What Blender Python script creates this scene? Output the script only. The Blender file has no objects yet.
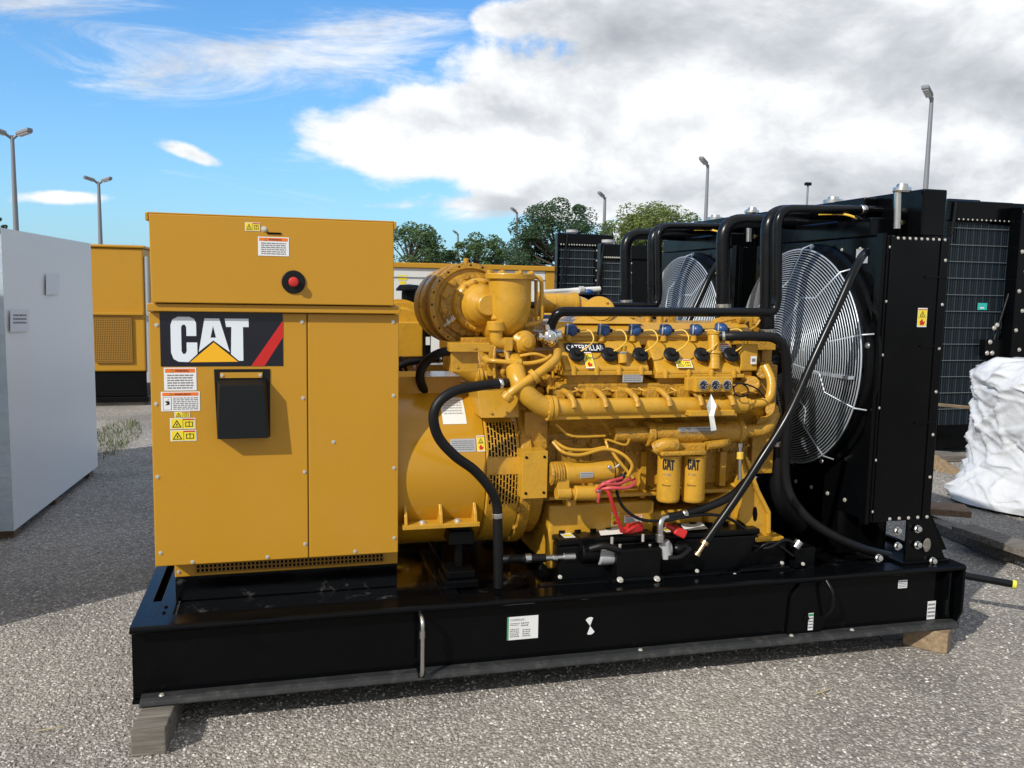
import bpy, math, random
import mathutils
from mathutils import Vector, noise
random.seed(7)
R = math.radians
D = bpy.data
scene = bpy.context.scene
COL = scene.collection

# ------------------------------------------------------------------ camera
FPX = 870.0
CAM = Vector((0.0, -3.226, 1.62))
th, ro, ya = R(6.2), R(1.07), R(14.9)
FW = Vector((math.sin(ya)*math.cos(th), math.cos(ya)*math.cos(th), -math.sin(th)))
R0 = Vector((math.cos(ya), -math.sin(ya), 0)); U0 = R0.cross(FW)
RT = R0*math.cos(ro) + U0*math.sin(ro)
UP = -R0*math.sin(ro) + U0*math.cos(ro)
cd = D.cameras.new('camera'); cam = D.objects.new('camera', cd); COL.objects.link(cam)
cd.sensor_width = 36; cd.lens = FPX/1024*36; cd.clip_end = 3000; cd.clip_start = 0.05
m3 = mathutils.Matrix((RT, UP, -FW)).transposed()
cam.matrix_world = mathutils.Matrix.Translation(CAM) @ m3.to_4x4()
scene.camera = cam

def ray(x, y): return FW + RT*((x-512)/FPX) - UP*((y-384)/FPX)
def P(x, y, Y):
    """world point seen at photo pixel x, y at world depth Y"""
    d = ray(x, y); return CAM + d*((Y-CAM.y)/d.y)
def PZ(x, y, z=0.0):
    d = ray(x, y); return CAM + d*((z-CAM.z)/d.z)
def PXX(x, y, X):
    d = ray(x, y); return CAM + d*((X-CAM.x)/d.x)
def M(px, p): return px*((p-CAM).dot(FW))/FPX        # pixels to metres at p

# ------------------------------------------------------------------ materials
MT = {}
def newmat(name):
    m = D.materials.new(name); m.use_nodes = True; MT[name] = m
    return m, m.node_tree.nodes, m.node_tree.links, m.node_tree.nodes['Principled BSDF']
def mat(name, col, rough=.5, metal=0, spec=.5, coat=0, vary=0.0, vscale=3.0, dirt=None, dirtamt=0, bump=0, bscale=40, emit=None, rvary=0.0, drng=(.5, .75)):
    m, N, L, b = newmat(name)
    b.inputs['Base Color'].default_value = (*col, 1); b.inputs['Roughness'].default_value = rough
    b.inputs['Metallic'].default_value = metal; b.inputs['Specular IOR Level'].default_value = spec
    b.inputs['Coat Weight'].default_value = coat; b.inputs['Coat Roughness'].default_value = .15
    tc = N.new('ShaderNodeTexCoord')
    cur = None
    if vary:
        n = N.new('ShaderNodeTexNoise'); n.inputs['Scale'].default_value = vscale; n.inputs['Detail'].default_value = 6
        L.new(tc.outputs['Object'], n.inputs['Vector'])
        mx = N.new('ShaderNodeMix'); mx.data_type = 'RGBA'
        mx.inputs[6].default_value = (*[c*(1-vary) for c in col], 1); mx.inputs[7].default_value = (*[min(1, c*(1+vary)) for c in col], 1)
        L.new(n.outputs['Fac'], mx.inputs[0]); cur = mx.outputs[2]
    if dirt:
        n = N.new('ShaderNodeTexNoise'); n.inputs['Scale'].default_value = vscale*2.3; n.inputs['Detail'].default_value = 10; n.inputs['Roughness'].default_value = .7
        L.new(tc.outputs['Object'], n.inputs['Vector'])
        mr = N.new('ShaderNodeMapRange'); mr.inputs[1].default_value = drng[0]; mr.inputs[2].default_value = drng[1]; mr.inputs[4].default_value = dirtamt
        L.new(n.outputs['Fac'], mr.inputs[0])
        mx = N.new('ShaderNodeMix'); mx.data_type = 'RGBA'; mx.inputs[6].default_value = (*col, 1); mx.inputs[7].default_value = (*dirt, 1)
        if cur: L.new(cur, mx.inputs[6])
        L.new(mr.outputs[0], mx.inputs[0]); cur = mx.outputs[2]
    if cur: L.new(cur, b.inputs['Base Color'])
    if rvary:
        n = N.new('ShaderNodeTexNoise'); n.inputs['Scale'].default_value = vscale*1.7; n.inputs['Detail'].default_value = 5
        L.new(tc.outputs['Object'], n.inputs['Vector'])
        mr = N.new('ShaderNodeMapRange'); mr.inputs[1].default_value = .3; mr.inputs[2].default_value = .7
        mr.inputs[3].default_value = max(.02, rough-rvary); mr.inputs[4].default_value = rough+rvary
        L.new(n.outputs['Fac'], mr.inputs[0]); L.new(mr.outputs[0], b.inputs['Roughness'])
    if bump:
        n = N.new('ShaderNodeTexNoise'); n.inputs['Scale'].default_value = bscale; n.inputs['Detail'].default_value = 4
        L.new(tc.outputs['Object'], n.inputs['Vector'])
        bp = N.new('ShaderNodeBump'); bp.inputs['Strength'].default_value = bump; bp.inputs['Distance'].default_value = .01
        L.new(n.outputs['Fac'], bp.inputs['Height']); L.new(bp.outputs[0], b.inputs['Normal'])
    if emit: b.inputs['Emission Color'].default_value = (*col, 1); b.inputs['Emission Strength'].default_value = emit
    return m
YEL = (.46, .232, .012)
mat('gloss_yellow', YEL, .2, vary=.04, vscale=2.0, dirt=(.40, .22, .04), dirtamt=.2, rvary=.05)
mat('panel_yellow', YEL, .38, vary=.04, vscale=2.0, dirt=(.40, .22, .04), dirtamt=.25, rvary=.12, bump=.08, bscale=5)
mat('engine_yellow', (.51, .275, .024), .27, vary=.10, vscale=9, dirt=(.20, .12, .03), dirtamt=.5, rvary=.1, bump=.12, bscale=60, drng=(.52, .78))
mat('cast_yellow', (.45, .238, .020), .38, vary=.12, vscale=11, dirt=(.10, .062, .025), dirtamt=.8, rvary=.1, bump=.5, bscale=90, drng=(.5, .75))
mat('black_paint', (.0018, .0021, .0026), .17, spec=.15, vary=.3, vscale=3, dirt=(.02, .019, .018), dirtamt=.10, rvary=.08, drng=(.55, .8))
mat('black_satin', (.0024, .0027, .0032), .32, spec=.16, vary=.3, vscale=4, dirt=(.018, .017, .016), dirtamt=.12, drng=(.55, .8))
mat('rubber', (.006, .006, .007), .45, spec=.25, vary=.3, vscale=20, bump=.1, bscale=200)
mat('pipe_black', (.003, .0036, .0045), .27, spec=.28, vary=.3, vscale=9, rvary=.06)
mat('steel', (.55, .55, .53), .32, metal=1, vary=.2, vscale=40)
mat('chrome', (.75, .75, .73), .12, metal=1)
mat('wire_steel', (.52, .57, .62), .4, metal=.6)
mat('brass', (.6, .45, .25), .35, metal=1)
mat('dusty_black', (.02, .021, .022), .5, vary=.4, vscale=9, dirt=(.09, .085, .08), dirtamt=.6)
mat('straw', (.4, .33, .2), .8)
mat('bolt_zinc', (.62, .60, .55), .4, metal=.6)
mat('white_print', (.72, .73, .74), .45)
mat('logo_white', (.68, .74, .80), .3)
mat('black_print', (.008, .008, .01), .45)
mat('logo_black', (.006, .007, .014), .25)
mat('logo_yellow', (.80, .42, .012), .3)
mat('red_print', (.50, .014, .012), .35)
mat('orange_print', (.75, .16, .02), .4)
mat('warn_yellow', (.75, .60, .03), .4)
mat('grey_print', (.18, .18, .19), .5)
mat('plate_silver', (.42, .43, .44), .4, metal=.2, vary=.1, vscale=20)
mat('blue_plastic', (.015, .06, .19), .35, vary=.15, vscale=20)
mat('lead_yellow', (.72, .46, .06), .4)
mat('red_plastic', (.50, .02, .02), .35)
mat('pink_cable', (.50, .06, .07), .4)
mat('pouch', (.006, .007, .008), .45, spec=.25, bump=.1, bscale=30)
mat('core_dark', (.008, .014, .02), .45)
mat('core_fin', (.02, .035, .045), .45)
mat('bar_grey', (.12, .15, .16), .5)
mat('deck_wet', (.0022, .0025, .003), .10, spec=.5, vary=.3, vscale=6, dirt=(.16, .155, .145), dirtamt=.6, rvary=.08, drng=(.58, .72))
mat('fan_blade', (.010, .012, .015), .4)
mat('hole_black', (.002, .002, .002), .9, spec=.1)
mat('vent_mesh', (.30, .15, .015), .5)
mat('glass_dark', (.02, .02, .022), .1)
mat('paper', (.70, .70, .67), .7, vary=.08, vscale=30)
mat('trailer_white', (.62, .62, .60), .5, vary=.05)
mat('lamp_grey', (.20, .21, .23), .5, metal=.2)
mat('lamp_lens', (.45, .45, .45), .3)
mat('teal_tag', (.03, .45, .40), .4)
mat('green_print', (.03, .3, .12), .4)
mat('cap_yellow', (.65, .62, .05), .4)

def wood(name, a, b, sc=1.0):
    m, N, L, bs = newmat(name)
    tc = N.new('ShaderNodeTexCoord'); mp = N.new('ShaderNodeMapping'); mp.inputs['Scale'].default_value = (3*sc, 40*sc, 40*sc)
    n = N.new('ShaderNodeTexNoise'); n.inputs['Scale'].default_value = 1.2; n.inputs['Detail'].default_value = 8; n.inputs['Roughness'].default_value = .65
    cr = N.new('ShaderNodeValToRGB'); cr.color_ramp.elements[0].position = .32; cr.color_ramp.elements[1].position = .7
    cr.color_ramp.elements[0].color = (*a, 1); cr.color_ramp.elements[1].color = (*b, 1)
    L.new(tc.outputs['Object'], mp.inputs[0]); L.new(mp.outputs[0], n.inputs['Vector']); L.new(n.outputs['Fac'], cr.inputs[0]); L.new(cr.outputs[0], bs.inputs['Base Color'])
    bp = N.new('ShaderNodeBump'); bp.inputs['Strength'].default_value = .4; bp.inputs['Distance'].default_value = .006
    L.new(n.outputs['Fac'], bp.inputs['Height']); L.new(bp.outputs[0], bs.inputs['Normal']); bs.inputs['Roughness'].default_value = .85
wood('wood_grey', (.07, .06, .05), (.22, .20, .17))
wood('wood_brown', (.09, .055, .035), (.26, .17, .11))
wood('wood_tan', (.15, .10, .055), (.33, .245, .15))

def ground_mat():
    m, N, L, b = newmat('gravel')
    tc = N.new('ShaderNodeTexCoord')
    def vor(scale, rnd=1):
        v = N.new('ShaderNodeTexVoronoi'); v.inputs['Scale'].default_value = scale; v.inputs['Randomness'].default_value = rnd
        L.new(tc.outputs['Object'], v.inputs['Vector']); return v
    v1 = vor(80); v2 = vor(170)
    hs = N.new('ShaderNodeSeparateColor'); L.new(v1.outputs['Color'], hs.inputs[0])
    cr = N.new('ShaderNodeValToRGB'); e = cr.color_ramp.elements
    e[0].position = 0; e[0].color = (.23, .21, .185, 1); e[1].position = 1; e[1].color = (.70, .67, .62, 1)
    x = cr.color_ramp.elements.new(.35); x.color = (.33, .305, .27, 1); x = cr.color_ramp.elements.new(.75); x.color = (.43, .405, .37, 1)
    L.new(hs.outputs[0], cr.inputs[0])
    # colour goes darker towards the edges of each stone
    dk = N.new('ShaderNodeMapRange'); dk.inputs[1].default_value = .35; dk.inputs[2].default_value = .62; dk.inputs[3].default_value = 0; dk.inputs[4].default_value = .6
    L.new(v1.outputs['Distance'], dk.inputs[0])
    mx = N.new('ShaderNodeMix'); mx.data_type = 'RGBA'; L.new(dk.outputs[0], mx.inputs[0]); L.new(cr.outputs[0], mx.inputs[6]); mx.inputs[7].default_value = (.19, .17, .15, 1)
    # large stains and finer / coarser drifts
    n = N.new('ShaderNodeTexNoise'); n.inputs['Scale'].default_value = .9; n.inputs['Detail'].default_value = 7; n.inputs['Roughness'].default_value = .6
    L.new(tc.outputs['Object'], n.inputs['Vector'])
    nr = N.new('ShaderNodeMapRange'); nr.inputs[1].default_value = .35; nr.inputs[2].default_value = .65; nr.inputs[3].default_value = .62; nr.inputs[4].default_value = 1.08
    L.new(n.outputs['Fac'], nr.inputs[0])
    mu = N.new('ShaderNodeMix'); mu.data_type = 'RGBA'; mu.blend_type = 'MULTIPLY'; mu.inputs[0].default_value = 1
    nb = N.new('ShaderNodeTexNoise'); nb.inputs['Scale'].default_value = .45; nb.inputs['Detail'].default_value = 9; nb.inputs['Roughness'].default_value = .68
    L.new(tc.outputs['Object'], nb.inputs['Vector'])
    br = N.new('ShaderNodeMapRange'); br.inputs[1].default_value = .48; br.inputs[2].default_value = .66; br.inputs[4].default_value = .35; L.new(nb.outputs['Fac'], br.inputs[0])
    mb_ = N.new('ShaderNodeMix'); mb_.data_type = 'RGBA'; mb_.inputs[7].default_value = (.20, .165, .125, 1); L.new(br.outputs[0], mb_.inputs[0]); L.new(mx.outputs[2], mb_.inputs[6])
    L.new(mb_.outputs[2], mu.inputs[6]); L.new(nr.outputs[0], mu.inputs[7]); L.new(mu.outputs[2], b.inputs['Base Color'])
    b.inputs['Roughness'].default_value = .85
    inv = N.new('ShaderNodeMath'); inv.operation = 'MULTIPLY_ADD'; inv.inputs[1].default_value = -1; inv.inputs[2].default_value = 1; L.new(v1.outputs['Distance'], inv.inputs[0])
    inv2 = N.new('ShaderNodeMath'); inv2.operation = 'MULTIPLY_ADD'; inv2.inputs[1].default_value = -.4; L.new(v2.outputs['Distance'], inv2.inputs[0]); L.new(inv.outputs[0], inv2.inputs[2])
    bp = N.new('ShaderNodeBump'); bp.inputs['Strength'].default_value = .9; bp.inputs['Distance'].default_value = .008
    L.new(inv2.outputs[0], bp.inputs['Height']); L.new(bp.outputs[0], b.inputs['Normal'])
ground_mat()
def rand_mat(name, stops, rough=.8, transl=0):
    m, N, L, b = newmat(name)
    g = N.new('ShaderNodeNewGeometry'); cr = N.new('ShaderNodeValToRGB'); e = cr.color_ramp.elements
    e[0].color = (*stops[0], 1); e[1].color = (*stops[-1], 1)
    for i, s in enumerate(stops[1:-1]):
        q = e.new((i+1)/(len(stops)-1)); q.color = (*s, 1)
    L.new(g.outputs['Random Per Island'], cr.inputs[0]); L.new(cr.outputs[0], b.inputs['Base Color']); b.inputs['Roughness'].default_value = rough
    b.inputs['Specular IOR Level'].default_value = .25
    if transl:
        t = N.new('ShaderNodeBsdfTranslucent'); ms = N.new('ShaderNodeMixShader'); ms.inputs[0].default_value = transl
        L.new(cr.outputs[0], t.inputs[0]); L.new(b.outputs[0], ms.inputs[1]); L.new(t.outputs[0], ms.inputs[2])
        L.new(ms.outputs[0], N['Material Output'].inputs['Surface'])
rand_mat('pebbles', [(.20, .185, .165), (.31, .285, .255), (.37, .34, .31), (.44, .41, .38), (.64, .62, .59)])
rand_mat('leaf_dark', [(.035, .07, .035), (.055, .105, .05), (.08, .135, .07)], .6, .25)  # all three leaf tones lightened and greyed in place of distance haze
rand_mat('leaf_mid', [(.06, .105, .045), (.09, .15, .06), (.12, .19, .08)], .6, .3)
rand_mat('leaf_light', [(.10, .14, .035), (.16, .21, .055), (.21, .25, .08)], .6, .3)
rand_mat('grass', [(.05, .09, .02), (.10, .14, .04), (.22, .20, .10)], .8, .2)
mat('bark', (.06, .045, .035), .9, vary=.3, vscale=2)

def wrap_mat(name, col, rough, sc, strength, alpha=None):
    m, N, L, b = newmat(name)
    tc = N.new('ShaderNodeTexCoord')
    n = N.new('ShaderNodeTexNoise'); n.inputs['Scale'].default_value = sc; n.inputs['Detail'].default_value = 5; n.inputs['Distortion'].default_value = 1.4
    L.new(tc.outputs['Object'], n.inputs['Vector'])
    mu = N.new('ShaderNodeTexMusgrave') if hasattr(bpy.types, 'ShaderNodeTexMusgrave') else N.new('ShaderNodeTexNoise')
    mu.inputs['Scale'].default_value = sc*.6
    try: mu.noise_type = 'RIDGED_MULTIFRACTAL'
    except Exception: pass
    L.new(tc.outputs['Object'], mu.inputs['Vector'])
    ad = N.new('ShaderNodeMath'); ad.operation = 'ADD'; L.new(n.outputs[0], ad.inputs[0]); L.new(mu.outputs[0], ad.inputs[1])
    bp = N.new('ShaderNodeBump'); bp.inputs['Strength'].default_value = strength; bp.inputs['Distance'].default_value = .02
    L.new(ad.outputs[0], bp.inputs['Height']); L.new(bp.outputs[0], b.inputs['Normal'])
    b.inputs['Base Color'].default_value = (*col, 1); b.inputs['Roughness'].default_value = rough
wrap_mat('bale_film', (.54, .555, .58), .25, 7, .5)
wrap_mat('crate_film', (.80, .80, .79), .36, 5, .08)
wrap_mat('blue_film', (.42, .50, .58), .3, 9, .5)

# ------------------------------------------------------------------ mesh builder
OFF = Vector((0, 0, 0))
def perp(a):
    a = a.normalized(); t = Vector((0, 0, 1)) if abs(a.z) < .9 else Vector((1, 0, 0))
    u = a.cross(t).normalized(); return u, a.cross(u).normalized()
def spline(pts, k=6):
    pts = [Vector(p) for p in pts]
    if len(pts) < 3: return pts
    q = [pts[0]*2-pts[1]] + pts + [pts[-1]*2-pts[-2]]; out = []
    for i in range(1, len(q)-2):
        for j in range(k):
            t = j/k; a, b, c, d = q[i-1], q[i], q[i+1], q[i+2]
            out.append(.5*((2*b)+(c-a)*t+(2*a-5*b+4*c-d)*t*t+(3*b-a-3*c+d)*t**3))
    return out+[pts[-1]]
def fillet(pts, rad, k=6):
    """straight runs with rounded bends"""
    pts = [Vector(p) for p in pts]; out = [pts[0]]
    for i in range(1, len(pts)-1):
        a, b, c = pts[i-1], pts[i], pts[i+1]
        r = min(rad, (a-b).length*.49, (c-b).length*.49)
        p0 = b+(a-b).normalized()*r; p1 = b+(c-b).normalized()*r
        for j in range(k+1):
            t = j/k; out.append(p0*(1-t)**2+b*2*t*(1-t)+p1*t*t)
    return out+[pts[-1]]
class MB:
    def __init__(s, m='engine_yellow'): s.v = []; s.f = []; s.mi = []; s.sm = []; s.mats = []; s.cur = m; s.cuts = []
    def _m(s, m):
        m = m or s.cur
        if m not in s.mats: s.mats.append(m)
        return s.mats.index(m)
    def add(s, vs, fs, m=None, smooth=False):
        o = len(s.v); s.v += [Vector(p) for p in vs]; mi = s._m(m)
        for f in fs: s.f.append([i+o for i in f]); s.mi.append(mi); s.sm.append(smooth)
        return s
    def hexa(s, p, m=None):
        return s.add(p, [(0, 3, 2, 1), (4, 5, 6, 7), (0, 1, 5, 4), (1, 2, 6, 5), (2, 3, 7, 6), (3, 0, 4, 7)], m)
    def box(s, x0, x1, y0, y1, z0, z1, m=None):
        if x0 > x1: x0, x1 = x1, x0
        if y0 > y1: y0, y1 = y1, y0
        if z0 > z1: z0, z1 = z1, z0
        return s.hexa([(x0, y0, z0), (x1, y0, z0), (x1, y1, z0), (x0, y1, z0), (x0, y0, z1), (x1, y0, z1), (x1, y1, z1), (x0, y1, z1)], m)
    def obox(s, c, ax, ay, az, m=None):
        c, ax, ay, az = map(Vector, (c, ax, ay, az))
        return s.hexa([c-ax-ay-az, c+ax-ay-az, c+ax+ay-az, c-ax+ay-az, c-ax-ay+az, c+ax-ay+az, c+ax+ay+az, c-ax+ay+az], m)
    def prism(s, pts, off, m=None):
        pts = [Vector(p) for p in pts]; off = Vector(off); n = len(pts)
        s.add(pts+[p+off for p in pts], [tuple(range(n))[::-1], tuple(range(n, 2*n))]+[(i, (i+1) % n, n+(i+1) % n, n+i) for i in range(n)], m)
        return s
    def yz(s, poly, x0, x1, m=None): return s.prism([(x0, y, z) for y, z in poly], (x1-x0, 0, 0), m)
    def lathe(s, c, ax, prof, n=24, m=None, smooth=True):
        c = Vector(c); ax = Vector(ax).normalized(); u, w = perp(ax)
        for i in range(len(prof)-1):          # separate bands keep edges crisp
            (t0, r0), (t1, r1) = prof[i], prof[i+1]
            vs = []
            for (t, r) in ((t0, r0), (t1, r1)):
                for k in range(n):
                    a = 2*math.pi*k/n; vs.append(c+ax*t+(u*math.cos(a)+w*math.sin(a))*r)
            s.add(vs, [(k, (k+1) % n, n+(k+1) % n, n+k) for k in range(n)], m, smooth)
        return s
    def cyl(s, p0, p1, r0, r1=None, n=20, m=None, caps=True):
        p0, p1 = Vector(p0), Vector(p1); r1 = r0 if r1 is None else r1
        L = (p1-p0).length; e = min(.12*r0, .1*L, .006)
        pr = ([(0, 0), (0, r0-e), (e, r0)] if caps else [(0, r0)]) + ([(L-e, r1), (L, r1-e), (L, 0)] if caps else [(L, r1)])
        return s.lathe(p0, p1-p0, pr, n, m)
    def tube(s, pts, r, n=10, m=None, caps=True, closed=False):
        pts = [Vector(p) for p in pts]; rs = r if isinstance(r, (list, tuple)) else [r]*len(pts)
        N_ = len(pts); vs = []; u = None
        for i, p in enumerate(pts):
            if closed: t = pts[(i+1) % N_]-pts[i-1]
            else: t = pts[min(i+1, N_-1)]-pts[max(i-1, 0)]
            t.normalize()
            if u is None: u, w = perp(t)
            else:
                u = (u-t*u.dot(t)).normalized(); w = t.cross(u)
            for k in range(n):
                a = 2*math.pi*k/n; vs.append(p+(u*math.cos(a)+w*math.sin(a))*rs[i])
        fs = [(i*n+k, i*n+(k+1) % n, (i+1)*n+(k+1) % n, (i+1)*n+k) for i in range(N_-1) for k in range(n)]
        if closed: fs += [((N_-1)*n+k, (N_-1)*n+(k+1) % n, (k+1) % n, k) for k in range(n)]
        s.add(vs, fs, m, True)
        if caps and not closed:
            s.add(vs[:n], [tuple(range(n))], m); s.add(vs[-n:], [tuple(range(n))], m)
        return s
    def ball(s, c, r, m=None, n=16, sc=(1, 1, 1)):
        c = Vector(c); vs = []; h = n//2
        for i in range(h+1):
            for k in range(n):
                a = math.pi*i/h; b = 2*math.pi*k/n
                vs.append(c+Vector((math.sin(a)*math.cos(b)*sc[0], math.sin(a)*math.sin(b)*sc[1], math.cos(a)*sc[2]))*r)
        return s.add(vs, [(i*n+k, i*n+(k+1) % n, (i+1)*n+(k+1) % n, (i+1)*n+k) for i in range(h) for k in range(n)], m, True)
    def bolt(s, p, nrm, r=.009, m='bolt_zinc', h=None):
        nrm = Vector(nrm).normalized(); h = h or r*.8; s.cut()
        s.lathe(Vector(p), nrm, [(0, r*1.35), (h*.25, r*1.35), (h*.25, r), (h, r*.9), (h*1.05, 0)], 8, m, False); return s
    def cut(s): s.cuts.append((len(s.v), len(s.f))); return s
    def build_each(s, name, parent=None):
        """one object for every piece between cuts"""
        cs = s.cuts+[(len(s.v), len(s.f))]
        for (v0, f0), (v1, f1) in zip(cs, cs[1:]):
            if f1 <= f0: continue
            q = MB(s.cur); q.v = s.v[v0:v1]; q.f = [[i-v0 for i in f] for f in s.f[f0:f1]]; used = sorted(set(s.mi[f0:f1]))
            q.mi = [used.index(k) for k in s.mi[f0:f1]]; q.sm = s.sm[f0:f1]; q.mats = [s.mats[k] for k in used]; q.build(name, parent)
    def poly(s, pts, m=None):
        tri = mathutils.geometry.tessellate_polygon([[Vector(p) for p in pts]])
        return s.add(pts, [tuple(t) for t in tri], m)
    def text(s, string, f, m='black_print', bold=.0):
        c = D.curves.new('t', 'FONT'); c.body = string; c.offset = bold; c.resolution_u = 3
        o = D.objects.new('t', c); COL.objects.link(o)
        dg = bpy.context.evaluated_depsgraph_get(); me = D.meshes.new_from_object(o.evaluated_get(dg))
        xs = [v.co.x for v in me.vertices]; ys = [v.co.y for v in me.vertices]
        x0, x1, y0, y1 = min(xs), max(xs), min(ys), max(ys)
        s.add([f((v.co.x-x0)/(x1-x0), (v.co.y-y0)/(y1-y0)) for v in me.vertices], [tuple(p.vertices) for p in me.polygons], m)
        D.objects.remove(o); D.curves.remove(c); D.meshes.remove(me); return s
    def build(s, name, parent=None, bevel=0, seg=2, label=None):
        me = D.meshes.new(name)
        me.from_pydata([tuple(v-OFF) for v in s.v], [], s.f)
        for mm in s.mats: me.materials.append(MT[mm])
        me.polygons.foreach_set('material_index', s.mi); me.polygons.foreach_set('use_smooth', s.sm); me.update()
        o = D.objects.new(name, me); COL.objects.link(o)
        if parent: o.parent = parent
        else: o.location = OFF
        if bevel:
            b = o.modifiers.new('bevel', 'BEVEL'); b.width = bevel; b.segments = seg; b.limit_method = 'ANGLE'; b.angle_limit = R(35)
        if label: o['label'] = label
        return o
def tag(o, label=None, cat=None, group=None, kind=None):
    if label: o['label'] = label
    if cat: o['category'] = cat
    if group: o['group'] = group
    if kind: o['kind'] = kind
    return o
def thing(name, loc, label, cat, group=None):
    global OFF
    OFF = Vector(loc); o = D.objects.new(name, None); COL.objects.link(o); o.location = OFF; o.empty_display_size = .2
    return tag(o, label, cat, group)
def at0(loc=(0, 0, 0)):
    global OFF
    OFF = Vector(loc)
def prect(x0, y0, x1, y1, Y):
    xm, ym = (x0+x1)/2, (y0+y1)/2
    return P(x0, ym, Y).x, P(x1, ym, Y).x, P(xm, y1, Y).z, P(xm, y0, Y).z     # X0 X1 Z0 Z1
def fb(mb, x0, y0, x1, y1, Y, d, m=None):
    a, b, c, e = prect(x0, y0, x1, y1, Y); return mb.box(a, b, Y, Y+d, c, e, m)
def quad(mb, f, u0, v0, u1, v1, m, lift=0):
    return mb.add([f(u0, v0, lift), f(u1, v0, lift), f(u1, v1, lift), f(u0, v1, lift)], [(0, 1, 2, 3)], m)
def plane_map(x0, y0, x1, y1, Y, Yt=None):
    """u,v in 0..1 over the photo rectangle on a plane facing the front"""
    a, b, c, e = prect(x0, y0, x1, y1, Y); Yt = Y if Yt is None else Yt
    return lambda u, v, l=0: Vector((a+(b-a)*u, Y+(Yt-Y)*v-.0015-l, c+(e-c)*v))
def print_lines(mb, f, u0, v0, u1, v1, n, m='grey_print', lift=.0006):
    for i in range(n):
        v = v1-(v1-v0)*(i+.5)/n; u = u0; h = (v1-v0)/n*.24
        while u < u1-.02:
            w = random.uniform(.05, .16)*(u1-u0)*1.2; e = min(u+w, u1); quad(mb, f, u, v-h, e, v+h, m, lift); u = e+.022
def tri_sign(mb, f, u0, v0, u1, v1, lift=.0006):
    um = (u0+u1)/2
    mb.add([f(u0, v0, lift), f(u1, v0, lift), f(um, v1, lift)], [(0, 1, 2)], 'black_print')
    du, dv = (u1-u0)*.17, (v1-v0)*.12
    mb.add([f(u0+du, v0+dv, lift*2), f(u1-du, v0+dv, lift*2), f(um, v1-dv*2, lift*2)], [(0, 1, 2)], 'warn_yellow')
    quad(mb, f, um-.02*(u1-u0)*3, v0+dv*2, um+.02*(u1-u0)*3, v1-dv*4, 'black_print', lift*3)
def warning_label(f, head='WARNING', pict=False):
    mb = MB('white_print'); quad(mb, f, 0, 0, 1, 1, 'white_print')
    quad(mb, f, .04, .78, .96, .95, 'orange_print', .0005)
    tri_sign(mb, f, .20, .80, .30, .93, .0008)
    mb.text(head, lambda u, v: f(.34+.42*u, .81+.10*v, .001), 'black_print', .01)
    if pict:
        quad(mb, f, .05, .06, .27, .72, 'grey_print', .0005); quad(mb, f, .065, .08, .255, .70, 'white_print', .0007)
        for a, b in (((.10, .3), (.22, .5)), ((.09, .5), (.2, .34)), ((.14, .55), (.2, .62))): mb.add([f(a[0], a[1], .001), f(b[0], a[1]+.03, .001), f(b[0], b[1], .001)], [(0, 1, 2)], 'black_print')
        print_lines(mb, f, .31, .06, .95, .72, 7)
    else: print_lines(mb, f, .10, .06, .90, .72, 6)
    return mb
def pict_label(f, n=2, vertical=False):
    mb = MB('warn_yellow'); quad(mb, f, 0, 0, 1, 1, 'white_print'); quad(mb, f, .04, .06, .96, .94, 'warn_yellow', .0005)
    if vertical:
        quad(mb, f, .04, .9, .96, .94, 'red_print', .0008)
        tri_sign(mb, f, .2, .55, .8, .85); quad(mb, f, .1, .49, .9, .505, 'black_print', .0008)
        mb.add([f(.3, .1, .001), f(.7, .12, .001), f(.8, .3, .001), f(.6, .28, .001), f(.5, .44, .001), f(.25, .28, .001)], [(0, 1, 2, 3, 4, 5)], 'red_print')
    else:
        quad(mb, f, .52, .82, .96, .94, 'red_print', .0008)
        tri_sign(mb, f, .08, .15, .46, .85); quad(mb, f, .50, .06, .515, .94, 'black_print', .0008)
        for a in ((.60, .2, .9, .26), (.60, .6, .9, .66), (.60, .2, .63, .66), (.87, .2, .9, .66), (.735, .2, .765, .72)): quad(mb, f, *a, 'black_print', .0009)
    return mb
def plate_label(f, base='plate_silver', n=5, m='grey_print', bar=None):
    mb = MB(base); quad(mb, f, 0, 0, 1, 1, base)
    if bar: quad(mb, f, .03, .82, .97, .96, bar, .0005)
    print_lines(mb, f, .06, .08, .94, .78 if bar else .92, n, m); return mb
LOGO_C = [(232,185),(182,185),(182,140),(175,128),(163,128),(156,140),(156,262),(163,276),(175,276),(182,262),(182,218),(236,218),(236,276),(204,305),(190,318),(140,316),(115,302),(103,270),(103,130),(113,102),(140,88),(198,88),(222,98),(232,120)]
LOGO_A1 = [(275,95),(318,95),(318,133),(304,193),(318,193),(318,207),(243,266)]
LOGO_A2 = [(318,95),(350,95),(402,268),(318,207),(318,193),(332,193),(318,133)]
LOGO_T = [(378,95),(502,95),(502,138),(472,138),(472,312),(448,312),(408,278),(412,138),(385,138)]

# ------------------------------------------------------------------ THE GENERATOR SET
YC = .575        # centre line
G = thing('generator_set', (1.25, YC, .10), 'complete yellow engine generator nearest the camera, on a black skid frame resting on wood blocks', 'generator', 'generator sets standing side by side')
BX0, BX1, BW = -.535, 3.045, 1.15

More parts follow.
